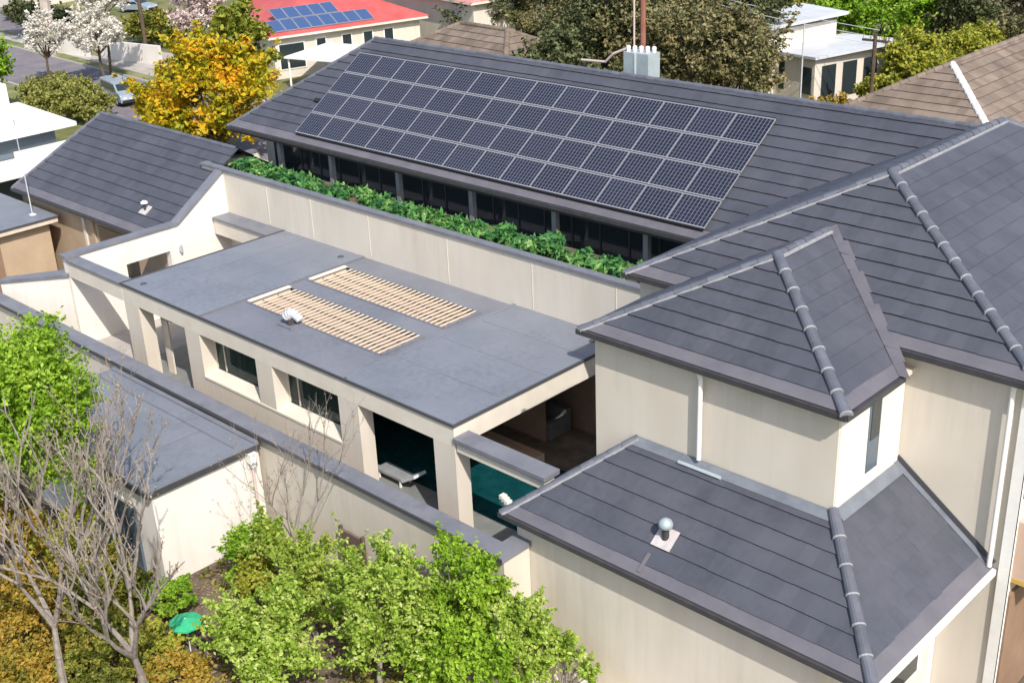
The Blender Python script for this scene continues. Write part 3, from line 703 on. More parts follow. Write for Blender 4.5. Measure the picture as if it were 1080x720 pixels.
def clump_points(cl, n, airy=False):
    """leaf positions: soft clumps plus leaves strung along the twigs that lead to each clump"""
    w = np.array([r**2 for _, r in cl]); w /= w.sum(); idx = rng.choice(len(cl), n, p=w)
    C = np.array([c for c, _ in cl])[idx]; Rr = np.array([r for _, r in cl])[idx]
    d = rng.normal(size=(n, 3)); d /= np.linalg.norm(d, axis=1)[:, None]
    q = np.abs(rng.normal(size=(n, 1)))*.55
    d[:, 2] *= .8
    P = C+d*q*Rr[:, None]
    # twigs: every clump sends out a few straight shoots
    K = 7; dirs = rng.normal(size=(len(cl), K, 3)); dirs[..., 2] = np.abs(dirs[..., 2])*(1.7 if airy else 1.1)-.15
    dirs /= np.linalg.norm(dirs, axis=2)[..., None]
    on = rng.random(n) < (.72 if airy else .5); k = rng.integers(0, K, n)
    t = rng.random((n, 1))**.8*(2.5 if airy else 1.45)
    Q = C+dirs[idx, k]*t*Rr[:, None]+rng.normal(size=(n, 3))*(.11 if airy else .09)*Rr[:, None]
    return np.where(on[:, None], Q, P)
def limb(mb, a, b, r0, r1, m, bend=.15, n=5, sides=7):
    a = Vector(a); b = Vector(b); L = (b-a).length
    off = Vector((random.uniform(-1, 1), random.uniform(-1, 1), random.uniform(-.3, .6)))*L*bend
    p = a
    for i in range(1, n+1):
        t = i/n; q = a.lerp(b, t)+off*math.sin(math.pi*t)
        mb.tube(p, q, r0+(r1-r0)*(i-1)/n, r0+(r1-r0)*t, m, sides, caps=(i == n)); p = q
def tree(name, label, cat, base, top, rad, m, bark='bark_d', n=6000, size=.2, nc=26, fr=.34, tr=.16, group=None, lowcut=-.5, sprig=0, aspect=1.6):
    """base: foot of the trunk, top: crown centre, rad: crown radii"""
    base = Vector(base); top = Vector(top)
    root = thing(name, label, cat, base, group)
    yg = group == 'young trees along the boundary wall'
    if yg: n = int(n*.55); nc = int(nc*.6)
    cl = clumps(top, rad, nc, fr, lowcut)
    for k in range(sprig):   # leading shoots that stick out of the crown
        c0, r0 = cl[rng.integers(len(cl))]; d = Vector((c0-np.array(top)).tolist()).normalized()+Vector((0, 0, .8))
        for j in range(3): cl.append((c0+np.array(d.normalized())*(.16*(j+1))*np.mean(rad), r0*(.75-.17*j)))
    g = MB(); fork = base.lerp(Vector((top.x, top.y, base.z)), .5); fork.z = base.z+(top.z-rad[2]*.55-base.z)*.9
    limb(g, base-Vector((0, 0, .2)), fork, tr, tr*.7, bark, .05, 4, 8)
    for c0, r0 in cl[:min(len(cl), 16)]: limb(g, fork, c0, tr*.45, tr*.08, bark, .12, 4, 5)
    tk = g.build('trunk', root)
    cr = leaves('crown', clump_points(cl, n, group == 'young trees along the boundary wall'), size, m, None, aspect, loc=(0, 0, 0))
    cr.parent = root; cr.matrix_parent_inverse = Matrix.Translation(-base)
    return root

# --- planter shrubs
for k in range(20):
    x = -44.3+k*1.165+random.uniform(-.15, .15); y = 29.05+random.uniform(-.15, .3)
    root = thing('planter_shrub', f'leafy green shrub in the planter behind the parapet wall, {ordn[k]} from the left', 'shrub', (x, y, 5.12), 'shrubs in the long planter')
    hh = random.uniform(.14, .46)
    cl = clumps((x, y, 5.10+hh*.5), (.66, .75, hh*.8), 14, .34, -.3)
    cr = leaves('foliage', clump_points(cl, 700), .15, L_PLANT, None, 2.6)
    cr.parent = root; cr.matrix_parent_inverse = Matrix.Translation(-root.location)
    g = MB()
    for j in range(5): limb(g, (x, y, 5.05), cl[j][0], .02, .008, 'bark_d', .1, 3, 5)
    g.build('stems', root)

# ---------------------------------------------------------------- boundary wall, shed, gate
bw = thing('boundary_wall', 'long cream garden boundary wall with a flat grey capping, below the flat roofed wing', 'wall')
w = MB(); w.box(-58, -18.80, 18.45, 18.80, GZ, 1.80, 'render'); w.build('wall_panel', bw)
g = MB(); g.box(-58, -18.72, 18.32, 18.90, 1.801, 1.94, 'capping'); g.box(-58, -18.72, 18.30, 18.319, 1.80, 1.92, 'capedge'); g.build('capping', bw)
w = MB(); w.box(-19.20, -18.801, 18.801, 19.40, GZ, 1.80, 'render'); w.build('return_panel', bw)
g = MB(); g.box(-19.28, -18.721, 18.901, 19.40, 1.801, 1.941, 'capping'); g.build('return_capping', bw)

shed = thing('garden_shed', 'white walled garden shed with a flat dark grey roof against the boundary wall', 'shed', (-33, 16.3, GZ))
SX0, SX1, SY0, SY1, SZ = -37.6, -29.0, 14.35, 18.29, 1.72
w = MB(); w.box(SX0+.2, SX1-.12, SY0+.2, SY1-.02, GZ, SZ-.24, 'render_w'); w.build('wall', shed)
g = MB(); g.box(SX0, SX1, SY0, SY1, SZ-.23, SZ-.06, 'gutter'); g.box(SX0+.04, SX1-.05, SY0+.04, SY1-.01, SZ-.059, SZ, 'membrane'); 
rf = g.build('roof', shed)
g = MB(); g.box(SX0+.05, SX1-.3, SY1-.75, SY1-.70, SZ+.001, SZ+.03, 'membrane2'); g.box(SX0+.05, SX1-.06, SY1-.18, SY1-.011, SZ+.001, SZ+.05, 'membrane2'); g.box(SX1-2.1, SX1-2.06, SY0+.1, SY1-.8, SZ+.001, SZ+.02, 'membrane2'); g.build('seams', rf)
g = MB(); g.box(-33.2, -30.2, SY0+.12, SY0+.199, GZ+.1, .7, 'bglass'); g.build('door', shed)
g = MB(); g.box(-33.3, -30.1, SY0+.14, SY0+.198, .701, .8, 'white'); g.box(-31.75, -31.65, SY0+.10, SY0+.119, GZ+.1, .7, 'white'); g.build('door_frame', shed)
rh = MB(); rh.box(SX1-.10, SX1+.14, 17.80, 18.06, 1.20, 1.52, 'white'); rh.box(SX1-.04, SX1+.08, 17.86, 18.0, 1.02, 1.199, 'palegrey')
rh.tube((SX1+.0, 17.93, 1.1), (SX1+.0, 17.93, GZ), .045, .045, 'palepole', 8); rh.build('rainwater_head', shed)

gate = thing('garden_gate', 'small brown gate panel standing against the boundary wall behind the green shrubs', 'gate', (-24.8, 18.2, GZ))
g = MB(); g.box(-25.25, -24.35, 18.22, 18.30, GZ+.05, .2, 'brownpanel'); g.build('panel', gate)
g = MB(); g.box(-25.33, -25.252, 18.2, 18.31, GZ, .30, 'bark_d'); g.box(-24.348, -24.27, 18.2, 18.31, GZ, .30, 'bark_d'); g.build('posts', gate)

# green parasol
pr = thing('garden_parasol', 'small bright green round parasol among the bare trees at the bottom left', 'parasol', (-25.95, 13.3, GZ))
g = MB(); c0 = Vector((-25.95, 13.3, -.62)); tp = c0+Vector((0, 0, .12)); nseg = 12
ring = [c0+Vector((.46*math.cos(2*math.pi*k/nseg), .46*math.sin(2*math.pi*k/nseg), -.02*(k % 2))) for k in range(nseg)]
for k in range(nseg): g.poly([tp, ring[k], ring[(k+1) % nseg]], 'greencloth'); g.poly([ring[k], ring[k]-Vector((0, 0, .05)), ring[(k+1) % nseg]-Vector((0, 0, .05)), ring[(k+1) % nseg]], 'greencloth')
g.build('canopy', pr)
g = MB(); g.tube((-25.95, 13.3, GZ), tp, .018, .018, 'white', 8); g.build('pole', pr)

# ---------------------------------------------------------------- foreground planting
YG = 'young trees along the boundary wall'
tree('leafy_tree', 'dense lime green tree at the left edge in front of the shed roof', 'tree', (-31.5, 12.2, GZ), (-32.1, 12.5, 3.45), (2.75, 2.2, 3.1), L_LIME, 'bark', 60000, .095, 115, .25, .14, sprig=14)
tree('leafy_tree', 'yellow green young tree right of the green parasol', 'tree', (-22.6, 13.6, GZ), (-22.7, 13.7, -.1), (1.55, 1.4, 1.35), L_FG, 'bark', 28000, .085, 54, .24, .09, group=YG, sprig=12)
tree('leafy_tree', 'yellow green young tree in front of the brown gate', 'tree', (-23.6, 15.9, GZ), (-24.3, 15.8, .05), (1.4, 1.15, 1.35), L_YGRN, 'bark', 22000, .08, 50, .23, .09, group=YG, sprig=16)
tree('leafy_tree', 'fresh lime young tree whose tall shoot overlaps the boundary wall capping', 'tree', (-19.3, 17.3, GZ), (-19.25, 17.4, 1.05), (1.1, .7, 1.75), L_LIME, 'bark', 26000, .08, 58, .22, .09, group=YG, sprig=20)
tree('leafy_tree', 'lime green young tree at the bottom edge below the one with the tall shoot', 'tree', (-20.6, 15.5, GZ), (-20.9, 16.0, .3), (1.9, 1.4, 1.6), L_FG, 'bark', 42000, .085, 80, .22, .09, group=YG, sprig=16)
tree('leafy_tree', 'sparse pale green young tree at the foot of the ground floor wall', 'tree', (-16.7, 18.2, GZ), (-16.75, 18.3, -.55), (1.15, .7, 1.05), L_FG, 'bark', 11000, .08, 38, .22, .07, group=YG, sprig=14)
tree('leafy_tree', 'pale lime young tree in front of the end of the boundary wall', 'tree', (-18.5, 17.5, GZ), (-17.9, 17.6, .1), (1.25, .7, 1.4), L_FG, 'bark', 24000, .08, 54, .20, .08, group=YG, sprig=20)
tree('leafy_tree', 'leafy lime green sapling at the very bottom edge, left of the sparse one', 'tree', (-18.4, 16.4, GZ), (-18.4, 16.5, -.3), (1.7, 1.0, 1.2), L_LIME, 'bark', 26000, .08, 58, .22, .07, group=YG, sprig=12)
tree('garden_bush', 'round mid green bush at the corner of the shed', 'bush', (-26.9, 16.3, GZ), (-26.9, 16.3, -.55), (1.45, 1.15, 1.05), L_BRIGHT, 'bark_d', 12000, .08, 36, .27, .05, sprig=5)
tree('garden_bush', 'yellow green bush between the corner bush and the brown gate', 'bush', (-25.6, 15.6, GZ), (-25.5, 15.7, -.55), (1.1, .9, 1.0), L_YELLOW, 'bark_d', 12000, .08, 34, .25, .05, sprig=6)
tree('garden_bush', 'olive bush with orange leaves at the bottom left corner', 'bush', (-29.6, 10.5, GZ), (-29.8, 10.6, -.55), (1.7, 1.5, 1.15), L_RUST, 'bark_d', 22000, .085, 60, .24, .05, sprig=6)
tree('garden_bush', 'dull olive bush behind the two bare trees', 'bush', (-28.8, 12.4, GZ), (-29.2, 12.5, -.6), (1.8, 1.2, 1.1), L_OLIVE, 'bark_d', 18000, .085, 56, .24, .05, sprig=6)
tree('garden_bush', 'low olive bush between the bare tree trunks at the bottom edge', 'bush', (-26.2, 11.0, GZ), (-26.2, 11.1, -.75), (1.6, 1.4, .85), L_OLIVE, 'bark_d', 17000, .08, 44, .25, .05)
tree('garden_bush', 'rusty olive shrub at the left below the lime green tree', 'bush', (-31.6, 11.4, GZ), (-32.0, 11.7, .2), (1.3, 1.0, 1.25), L_RUST, 'bark_d', 15000, .08, 40, .25, .05, sprig=6)
tree('garden_bush', 'low green bush against the shed wall behind the parasol', 'bush', (-27.9, 13.9, GZ), (-27.9, 13.9, -1.1), (1.0, .7, .55), L_BRIGHT, 'bark_d', 8000, .08, 30, .26, .05, sprig=3)
tree('garden_bush', 'golden olive bush on the bottom edge at the far left', 'bush', (-27.6, 9.4, GZ), (-27.6, 9.5, -.95), (1.6, 1.0, .7), L_RUST, 'bark_d', 15000, .08, 46, .25, .05)
tree('garden_bush', 'broad olive green bush filling the corner below the shed roof', 'bush', (-30.6, 12.6, GZ), (-30.8, 12.7, -.2), (1.5, 1.1, 1.4), L_YELLOW, 'bark_d', 18000, .085, 56, .24, .05, sprig=8)
tree('garden_bush', 'low yellow green bush between the parasol and the bare tree', 'bush', (-25.6, 12.1, GZ), (-25.9, 12.2, -1.0), (1.25, .9, .65), L_YELLOW, 'bark_d', 9000, .08, 34, .26, .05)
tree('garden_bush', 'low olive and rust bush at the bottom edge directly left of the young trees', 'bush', (-24.4, 12.1, GZ), (-24.5, 12.0, -1.05), (1.1, .9, .6), L_RUST, 'bark_d', 9000, .08, 34, .26, .05)
tree('garden_bush', 'dark olive bush at the foot of the shed wall, left of the parasol', 'bush', (-28.0, 11.6, GZ), (-27.9, 11.7, -.95), (1.1, .9, .6), L_OLIVE, 'bark_d', 9000, .08, 34, .26, .05)
def bare_tree(name, label, base, hgt, seed, lean=(0, 0), r=.13, buds=700):
    rnd = random.Random(seed); root = thing(name, label, 'bare tree', base, 'bare trees at the bottom left')
    tk = MB(); br = MB(); tips = []
    def grow(p, d, L, rad, lvl):
        q = p; n = 3
        for i in range(n):
            d = (d+Vector((rnd.uniform(-.13, .13), rnd.uniform(-.13, .13), rnd.uniform(-.02, .10)))).normalized()
            q2 = q+d*L/n; (tk if lvl == 0 else br).tube(q, q2, rad*(1-.18*i), rad*(1-.18*(i+1)), 'bark', 7 if lvl < 2 else 4, caps=False); q = q2
            if lvl > 1: tips.append(q.copy())
            if lvl >= 2 and lvl < 5 and rnd.random() < .75:
                grow(q, (d+Vector((rnd.uniform(-.7, .7), rnd.uniform(-.7, .7), rnd.uniform(0, .4)))).normalized(), L*.55, rad*.35, lvl+2)
        if lvl >= 5: return
        k = [4, 3, 2, 2, 2][lvl]
        a0 = rnd.uniform(0, 6.28)
        for j in range(k):
            a = a0+j*6.28/k+rnd.uniform(-.4, .4); sp = [.62, .45, .40, .40, .45][lvl]*rnd.uniform(.7, 1.25)
            nd = (d+Vector((math.cos(a)*sp, math.sin(a)*sp, .12))).normalized()
            grow(q, nd, L*[.72, .80, .72, .66, .6][lvl]*rnd.uniform(.8, 1.2), rad*(.70 if lvl else .56), lvl+1)
    b0 = Vector(base); tk.tube(b0-Vector((0, 0, .2)), b0+Vector((0, 0, .12)), r*1.5, r, 'bark', 8, caps=False)
    grow(b0+Vector((0, 0, .1)), Vector((lean[0], lean[1], 1)).normalized(), hgt, r, 0)
    tk.build('trunk', root); br.build('branches', root)
    if buds:
        tp = np.array([t[:] for t in tips]); idx = rng.integers(len(tp), size=buds)
        cr = leaves('leaves', tp[idx]+rng.normal(size=(buds, 3))*.05, .05, L_TWIG, None, 1.5)
        cr.parent = root; cr.matrix_parent_inverse = Matrix.Translation(-b0)
    return root
bare_tree('bare_tree', 'leafless grey tree at the bottom left, the one nearer the left edge', (-25.95, 9.75, GZ), 2.5, 3, (-.05, .03), .14)
bare_tree('bare_tree', 'leafless grey tree beside the green parasol with limbs in front of the white shed wall', (-24.4, 11.1, GZ), 2.1, 9, (.02, .05), .15)
bare_tree('bare_tree', 'thin leafless sapling rising in front of the shed roof', (-28.6, 12.6, GZ), 2.3, 21, (.0, .05), .07, 900)
bare_tree('bare_tree', 'slender leafless sapling against the cream boundary wall', (-25.7, 16.6, GZ), 1.9, 5, (.05, 0), .04, 200)

# ---------------------------------------------------------------- ground
def sheet(name, pts, z, m):
    g = MB(); g.poly([(x, y, z) for x, y in pts], m); return struct(g.build(name))
sheet('ground', [(-900, -300), (300, -300), (300, 900), (-900, 900)], GZ, 'grass')
sheet('garden_ground', [(-62, -5), (-5, -5), (-5, 45), (-62, 45)], GZ+.004, 'soil')
sheet('paving', [(-21, 16.6), (-6, 16.6), (-6, 19.6), (-21, 19.6)], GZ+.008, 'paving')

lt = np.stack([rng.uniform(-33, -16, 14000), rng.uniform(7, 18.2, 14000), np.full(14000, GZ+.03)], 1); lt[:, 2] += rng.uniform(0, .03, 14000)
lt = lt[~((lt[:, 0] > SX0) & (lt[:, 0] < SX1) & (lt[:, 1] > SY0))]
o = leaves('leaf_litter', lt, .07, L_TWIG, None, 1.5, 2.5); tag(o, 'fallen leaves and mulch scattered over the brown garden soil', 'leaf litter', kind='stuff')
gt = np.stack([rng.uniform(-33, -16, 9000), rng.uniform(7, 18.2, 9000), np.full(9000, GZ+.05)], 1); m_ = (np.sin(gt[:, 0]*1.7)+np.cos(gt[:, 1]*1.3+gt[:, 0])) > .3
gt = gt[m_ & ~((gt[:, 0] > SX0) & (gt[:, 0] < SX1) & (gt[:, 1] > SY0))]
o = leaves('ground_cover', gt, .12, L_OLIVE, None, 2.2, .0); tag(o, 'patches of low weeds growing on the garden soil', 'ground cover', kind='stuff')

# street running past the far left
def rd(x): return 50.2-.05*(x+95)
sheet('verge', [(-190, rd(-190)-7.5), (-52, rd(-52)-7.5), (-52, rd(-52)+8), (-190, rd(-190)+8)], GZ+.004, 'verge')
sheet('road', [(-190, rd(-190)-4), (-52, rd(-52)-4), (-52, rd(-52)+3.6), (-190, rd(-190)+3.6)], GZ+.010, 'asphalt')
for sgn, a in ((-1, -4.15), (1, 3.6)):
    g = MB(); g.prism([(-190, rd(-190)+a), (-52, rd(-52)+a), (-52, rd(-52)+a+.15), (-190, rd(-190)+a+.15)], GZ, GZ+.13, 'kerb'); struct(g.build('kerb'))
sheet('footpath', [(-190, rd(-190)+5.2), (-52, rd(-52)+5.2), (-52, rd(-52)+6.6), (-190, rd(-190)+6.6)], GZ+.014, 'path')
sheet('road', [(-190, 66), (-122, 58.2), (-118, 64.5), (-190, 73)], GZ+.018, 'asphalt')
sheet('driveway', [(-108, 56.8), (-98, 57.2), (-99, 63), (-109, 62)], GZ+.02, 'path')

# ---------------------------------------------------------------- garage block on the left
gar = thing('garage_block', 'lower building at the left with a charcoal tiled roof beside the courtyard wall', 'building', (-51, 28, GZ))
yr, zr, ye, ze = 29.2, 6.0, 24.75, 3.0
r = MB()
q = [(-57.9, ye, ze), (-44.78, ye, ze), (-44.78, yr, zr), (-56.3, yr, zr)]
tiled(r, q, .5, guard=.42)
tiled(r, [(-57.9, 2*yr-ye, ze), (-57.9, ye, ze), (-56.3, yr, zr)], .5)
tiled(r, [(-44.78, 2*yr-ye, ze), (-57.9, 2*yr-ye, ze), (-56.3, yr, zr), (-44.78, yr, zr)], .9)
gr = r.build('tiled_roof', gar)
c = MB(); caps(c, (-44.9, yr, zr), (-56.3, yr, zr), .11, .42, False); caps(c, (-56.3, yr, zr), (-57.9, ye, ze), .10, .42, False); edge_strip(c, (-56.3, yr, zr), (-57.9, ye, ze), (-.12, 0, 0), .05); c.build('ridge_capping', gr)
gutter(gr, [(-57.9, ye, ze), (-44.80, ye, ze)])
g = MB(); vc = Vector((-47.2, 25.7, 0)); vc.z = ze+.674*(vc.y-ye)+.05
g.obox(vc, (1, 0, 0), (0, 1, .674), .28, .24, .015, 'plate'); vp = g.build('roof_vent', gr)
g = MB(); g.tube(vc, vc+Vector((0, 0, .30)), .06, .06, 'gutter', 8); g.lathe(vc+Vector((0, 0, .3)), [(.16, 0), (.15, .06), (.05, .12)], 'whiteroof', 10); g.build('cowl', vp)
w = MB(); w.box(-57.5, -44.80, ye+.35, 2*yr-ye-.3, GZ, ze-.05, 'tanwall'); w.build('wall', gar)
g = MB(); g.box(-50.5, -47.4, ye+.28, ye+.345, .2, 2.5, 'dglass'); g.build('window', gar)
g = MB(); g.box(-51.1, -50.85, ye+.24, ye+.345, GZ, 2.8, 'tanwall'); g.box(-51.9, -51.7, ye+.26, ye+.345, GZ, 2.8, 'fascia'); g.build('pilaster', gar)

tan = thing('flat_roofed_extension', 'tan walled low extension with a flat grey roof and cream fascia at the left edge', 'building', (-57, 21, GZ))
w = MB(); w.box(-63, -54.0, 12, 24.4, GZ, 2.15, 'tanwall'); w.box(-53.99, -53.9, 21.4, 21.9, GZ, 2.1, 'brown'); w.build('wall', tan)
g = MB(); g.box(-63.3, -53.6, 12, 24.7, 2.151, 2.36, 'louvre'); g.box(-63.3, -53.55, 12, 24.72, 2.361, 2.46, 'capedge', 'membrane'); g.build('roof', tan)
g = MB(); g.box(-56.0, -55.5, 19.5, 19.9, 2.461, 2.75, 'galv'); g.build('roof_vent', tan)
mast = thing('antenna_mast', 'thin white mast standing in front of the garage roof at the left', 'mast', (-54.6, 24.0, 2.46))
g = MB(); g.tube((-54.6, 24.0, 2.46), (-54.6, 24.0, 6.1), .03, .02, 'palegrey', 6); g.build('pole', mast)
g = MB(); g.box(-54.72, -54.48, 23.88, 24.12, 2.461, 2.5, 'white'); g.build('foot', mast)

# white buildings far left
wb = thing('white_building', 'bright white building with flat white roofs at the left edge', 'building', (-70, 28, GZ))
g = MB(); g.slab([(-66, 15, 3.5), (-66, 32.6, 3.5), (-73, 32.6, 3.7), (-73, 15, 3.7)], .22, 'whiteroof'); g.build('roof', wb)['label'] = 'upper white roof'
g = MB(); g.box(-74, -66.9, 12, 29.4, 3.45, 6.1, 'white'); g.build('wall', wb)['label'] = 'white upper storey box'
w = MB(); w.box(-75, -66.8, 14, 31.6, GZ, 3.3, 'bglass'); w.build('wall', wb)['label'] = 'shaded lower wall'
g = MB(); g.slab([(-64.2, 15, 1.8), (-64.2, 30.6, 1.8), (-66.7, 30.6, 2.05), (-66.7, 15, 2.05)], .18, 'whiteroof'); g.build('awning', wb)
w = MB(); w.box(-66.79, -66.2, 29.0, 33.2, GZ, 2.4, 'white'); w.build('screen_wall', wb)

# ---------------------------------------------------------------- vehicles
def vehicle(name, label, cat, loc, ang, L=4.9, W=1.9, Hh=1.95, van=True, group=None):
    root = thing(name, label, cat, loc, group); root.rotation_euler = (0, 0, ang)
    # side profile x,z, front at +x
    if van: pr = [(-L/2, .35), (-L/2, 1.15), (-L/2+.12, 1.78), (-L/2+.35, Hh), (L/2-2.2, Hh), (L/2-1.45, Hh-.12), (L/2-.72, 1.12), (L/2-.1, .95), (L/2, .62), (L/2-.02, .35)]
    else: pr = [(-L/2, .35), (-L/2, .85), (-L/2+.5, .95), (-L/2+1.0, Hh), (L/2-2.1, Hh), (L/2-1.25, .98), (L/2-.15, .82), (L/2, .5), (L/2, .35)]
    n = len(pr); g = MB(); W2 = W/2
    tw = lambda z: W2-(max(0, z-1.0)*.16)
    p = [(x, -tw(z), z) for x, z in pr]+[(x, tw(z), z) for x, z in pr]
    g.faces(p, [tuple(range(n)), tuple(range(n, 2*n))[::-1]]+[(i, n+i, n+(i+1) % n, (i+1) % n) for i in range(n)], 'bodywhite')
    g.build('body', root, loc=(0, 0, 0), bevel=.06).parent = root
    def part(nm, mb): o = mb.build(nm); o.parent = root; return o
    zt = Hh-.16; a, b = (L/2-1.42, Hh-.16), (L/2-.80, 1.20)
    if not van: a, b = (L/2-2.02, Hh-.06), (L/2-1.34, 1.03)
    g = MB(); g.slab([(a[0]+.02, -tw(a[1])+.12, a[1]+.02), (b[0]+.02, -tw(b[1])+.10, b[1]+.02), (b[0]+.02, tw(b[1])-.10, b[1]+.02), (a[0]+.02, tw(a[1])-.12, a[1]+.02)], .03, 'dglass'); part('windscreen', g)
    for s in (-1, 1):
        g = MB()
        x0, x1 = (-L/2+.3, L/2-1.25) if van else (-L/2+1.0, L/2-1.6)
        y0, y1 = s*(tw(1.12)+.012), s*(tw(zt)+.012)
        z0 = 1.12 if van else .98
        y0 = s*(tw(z0)+.012)
        g.faces([(x0, y0, z0), (x1+.25, y0, z0), (x1-.2, y1, zt), (x0+.1, y1, zt)], [(0, 1, 2, 3)], 'dglass'); part('side_window', g)
        g = MB(); g.box(L/2-.06, L/2+.02, s*W2*.62-.16, s*W2*.62+.16, .62, .80, 'lamp'); part('headlight', g)
    g = MB(); g.box(L/2-.03, L/2+.04, -W2*.85, W2*.85, .34, .56, 'rubber'); part('bumper', g)
    g = MB(); g.box(L/2-.02, L/2+.035, -.26, .26, .60, .70, 'lamp'); part('number_plate', g)
    for x in (-L/2+.9, L/2-.95):
        for s in (-1, 1):
            g = MB(); g.tube((x, s*(W2-.20), .34), (x, s*(W2+.02), .34), .34, .34, 'rubber', 16); wh = part('wheel', g)
            g = MB(); g.tube((x, s*(W2-.02), .34), (x, s*(W2+.035), .34), .2, .2, 'galv', 12); g2 = g.build('rim'); g2.parent = wh
    return root
vehicle('parked_van', 'silver people carrier parked on the street at the upper left, facing the camera', 'van', (-90.0, 48.6, GZ+.012), R(-10), 4.7, 1.8, 1.75, True)
vehicle('parked_car', 'pale car parked at the top edge behind the blossom trees', 'car', (-131, 74.5, GZ+.012), R(20), 4.5, 1.8, 1.42, False)

# ---------------------------------------------------------------- neighbouring houses
def hip_house(name, label, x0, x1, y0, y1, ze, t, mroof, mwall, rotz=0, tiles=None, cat='house', ridge='mortar', ov=.6, windows=(), bright=False):
    cx, cy = (x0+x1)/2, (y0+y1)/2
    root = thing(name, label, cat, (cx, cy, GZ)); 
    X0, X1, Y0, Y1 = x0-cx, x1-cx, y0-cy, y1-cy; z0 = ze-GZ
    if (x1-x0) >= (y1-y0):
        h = (Y1-Y0)/2; a = (X0+h, 0, z0+t*h); b = (X1-h, 0, z0+t*h)
        fs = [[(X0, Y0, z0), (X1, Y0, z0), b, a], [(X1, Y1, z0), (X0, Y1, z0), a, b], [(X0, Y1, z0), (X0, Y0, z0), a], [(X1, Y0, z0), (X1, Y1, z0), b]]
        hips = [(a, (X0, Y0, z0)), (a, (X0, Y1, z0)), (b, (X1, Y0, z0)), (b, (X1, Y1, z0)), (a, b)]
    else:
        h = (X1-X0)/2; a = (0, Y0+h, z0+t*h); b = (0, Y1-h, z0+t*h)
        fs = [[(X0, Y0, z0), (X1, Y0, z0), a], [(X1, Y1, z0), (X0, Y1, z0), b], [(X0, Y1, z0), (X0, Y0, z0), a, b], [(X1, Y0, z0), (X1, Y1, z0), b, a]]
        hips = [(a, (X0, Y0, z0)), (b, (X0, Y1, z0)), (a, (X1, Y0, z0)), (b, (X1, Y1, z0)), (a, b)]
    r = MB()
    for f in fs:
        if tiles: tiled(r, f, tiles, .5, .05, m=mroof, me='terra_edge')
        else: r.poly(f, mroof)
    rf = r.build('roof'); rf.parent = root
    g = MB()
    for p, q in hips: 
        if tiles: caps(g, p, q, .20, .5, False, m='white' if bright and q[0] > 0 and q[1] < 0 else ridge)
        else: g.tube(Vector(p), Vector(q), .10, .10, ridge, 6)
    if g.v: o = g.build('ridge_capping'); o.parent = rf
    g = MB(); g.box(X0, X1, Y0, Y0+.05, z0-.2, z0-.01, 'fascia'); g.box(X1-.05, X1, Y0+.051, Y1, z0-.2, z0-.01, 'fascia'); g.box(X0+.05, X1-.06, Y0+.06, Y1-.05, z0-.19, z0-.05, 'fascia'); o = g.build('eaves'); o.parent = rf
    g = MB(); g.box(X0+ov, X1-ov, Y0+ov, Y1-ov, -.1, z0-.19, mwall); o = g.build('wall'); o.parent = root
    for (ya, yb_, za, zb) in windows:   # on the +x wall
        g = MB(); g.box(X1-ov, X1-ov+.06, ya-cy, yb_-cy, za-GZ, zb-GZ, 'white'); wn = g.build('window'); wn.parent = root
        g = MB(); g.box(X1-ov+.061, X1-ov+.075, ya-cy+.1, yb_-cy-.1, za-GZ+.1, zb-GZ-.1, 'dglass'); o = g.build('pane'); o.parent = wn
    root.rotation_euler = (0, 0, rotz)
    return root, (cx, cy)
rot_h = R(-14)
rh, _ = hip_house('red_roofed_house', 'cream house with a bright red metal hip roof and its own solar panels, upper left', -98.5, -83.6, 61.6, 76.6, 2.0, .42, M['redroof'], 'render', rot_h, ridge='redroof',
    windows=((66.0, 67.0, -.3, 1.4), (68.4, 69.4, -.3, 1.4), (70.4, 71.4, -.3, 1.4), (72.4, 73.4, -.3, 1.4), (62.6, 65.0, -.9, 1.3)))
# solar panels on its sunny slope
sun_n = Vector((.42, 0, 1)).normalized(); sun_up = Vector((-1, 0, .42)).normalized()
proto2 = None
rows2 = [(0, 8, .55), (1, 5, 2.35)]
for ri, cnt, v0 in rows2:
    for k in range(cnt):
        if proto2 is None:
            root = bpy.data.objects.new('solar_panel', None); COL.objects.link(root)
            f = MB(); f.box(-.56, .56, -.85, .85, -.05, .03, 'silver'); o = f.build('frame'); o.parent = root
            f = MB(); f.box(-.52, .52, -.81, .81, .0, .036, M['cell2'] if 'cell2' in M else mat('blue_cells', (.05, .09, .20), .2, spec=.6)); o = f.build('cells'); o.parent = root
            proto2 = root; o2 = root
        else: o2 = copy_tree(proto2)
        cx, cy = (-98.5-83.6)/2, (61.6+76.6)/2
        pl = Vector(((-83.6-cx), (62.9+1.16*k+ri*1.0-cy), 2.0-GZ))+sun_up*(v0+.85)+sun_n*.10
        wm = Matrix.Translation((cx, cy, GZ)) @ Matrix.Rotation(rot_h, 4, 'Z') @ Matrix.Translation(pl) @ Matrix((Vector((0, 1, 0)), sun_up, sun_n)).transposed().to_4x4()
        o2.location = wm.to_translation(); o2.rotation_euler = wm.to_euler()
        tag(o2, f'blue solar panel on the red roof, {ordn[k]} from the left in its {["lower", "upper"][ri]} row', 'solar panel', 'solar panels on the red roof')
cp = thing('carport', 'flat white carport roof in front of the red roofed house', 'carport', (-79, 61.5, GZ))
g = MB(); g.slab([(-82.6, 59.2, .95), (-77.2, 60.6, .95), (-78.6, 66.2, 1.05), (-84.0, 64.8, 1.05)], .15, 'whiteroof'); g.build('roof', cp)
for x, y in ((-82.4, 59.5), (-77.5, 60.8), (-78.8, 65.9), (-83.7, 64.6)):
    g = MB(); g.tube((x, y, GZ), (x, y, .82), .08, .08, 'white', 8); g.build('post', cp)
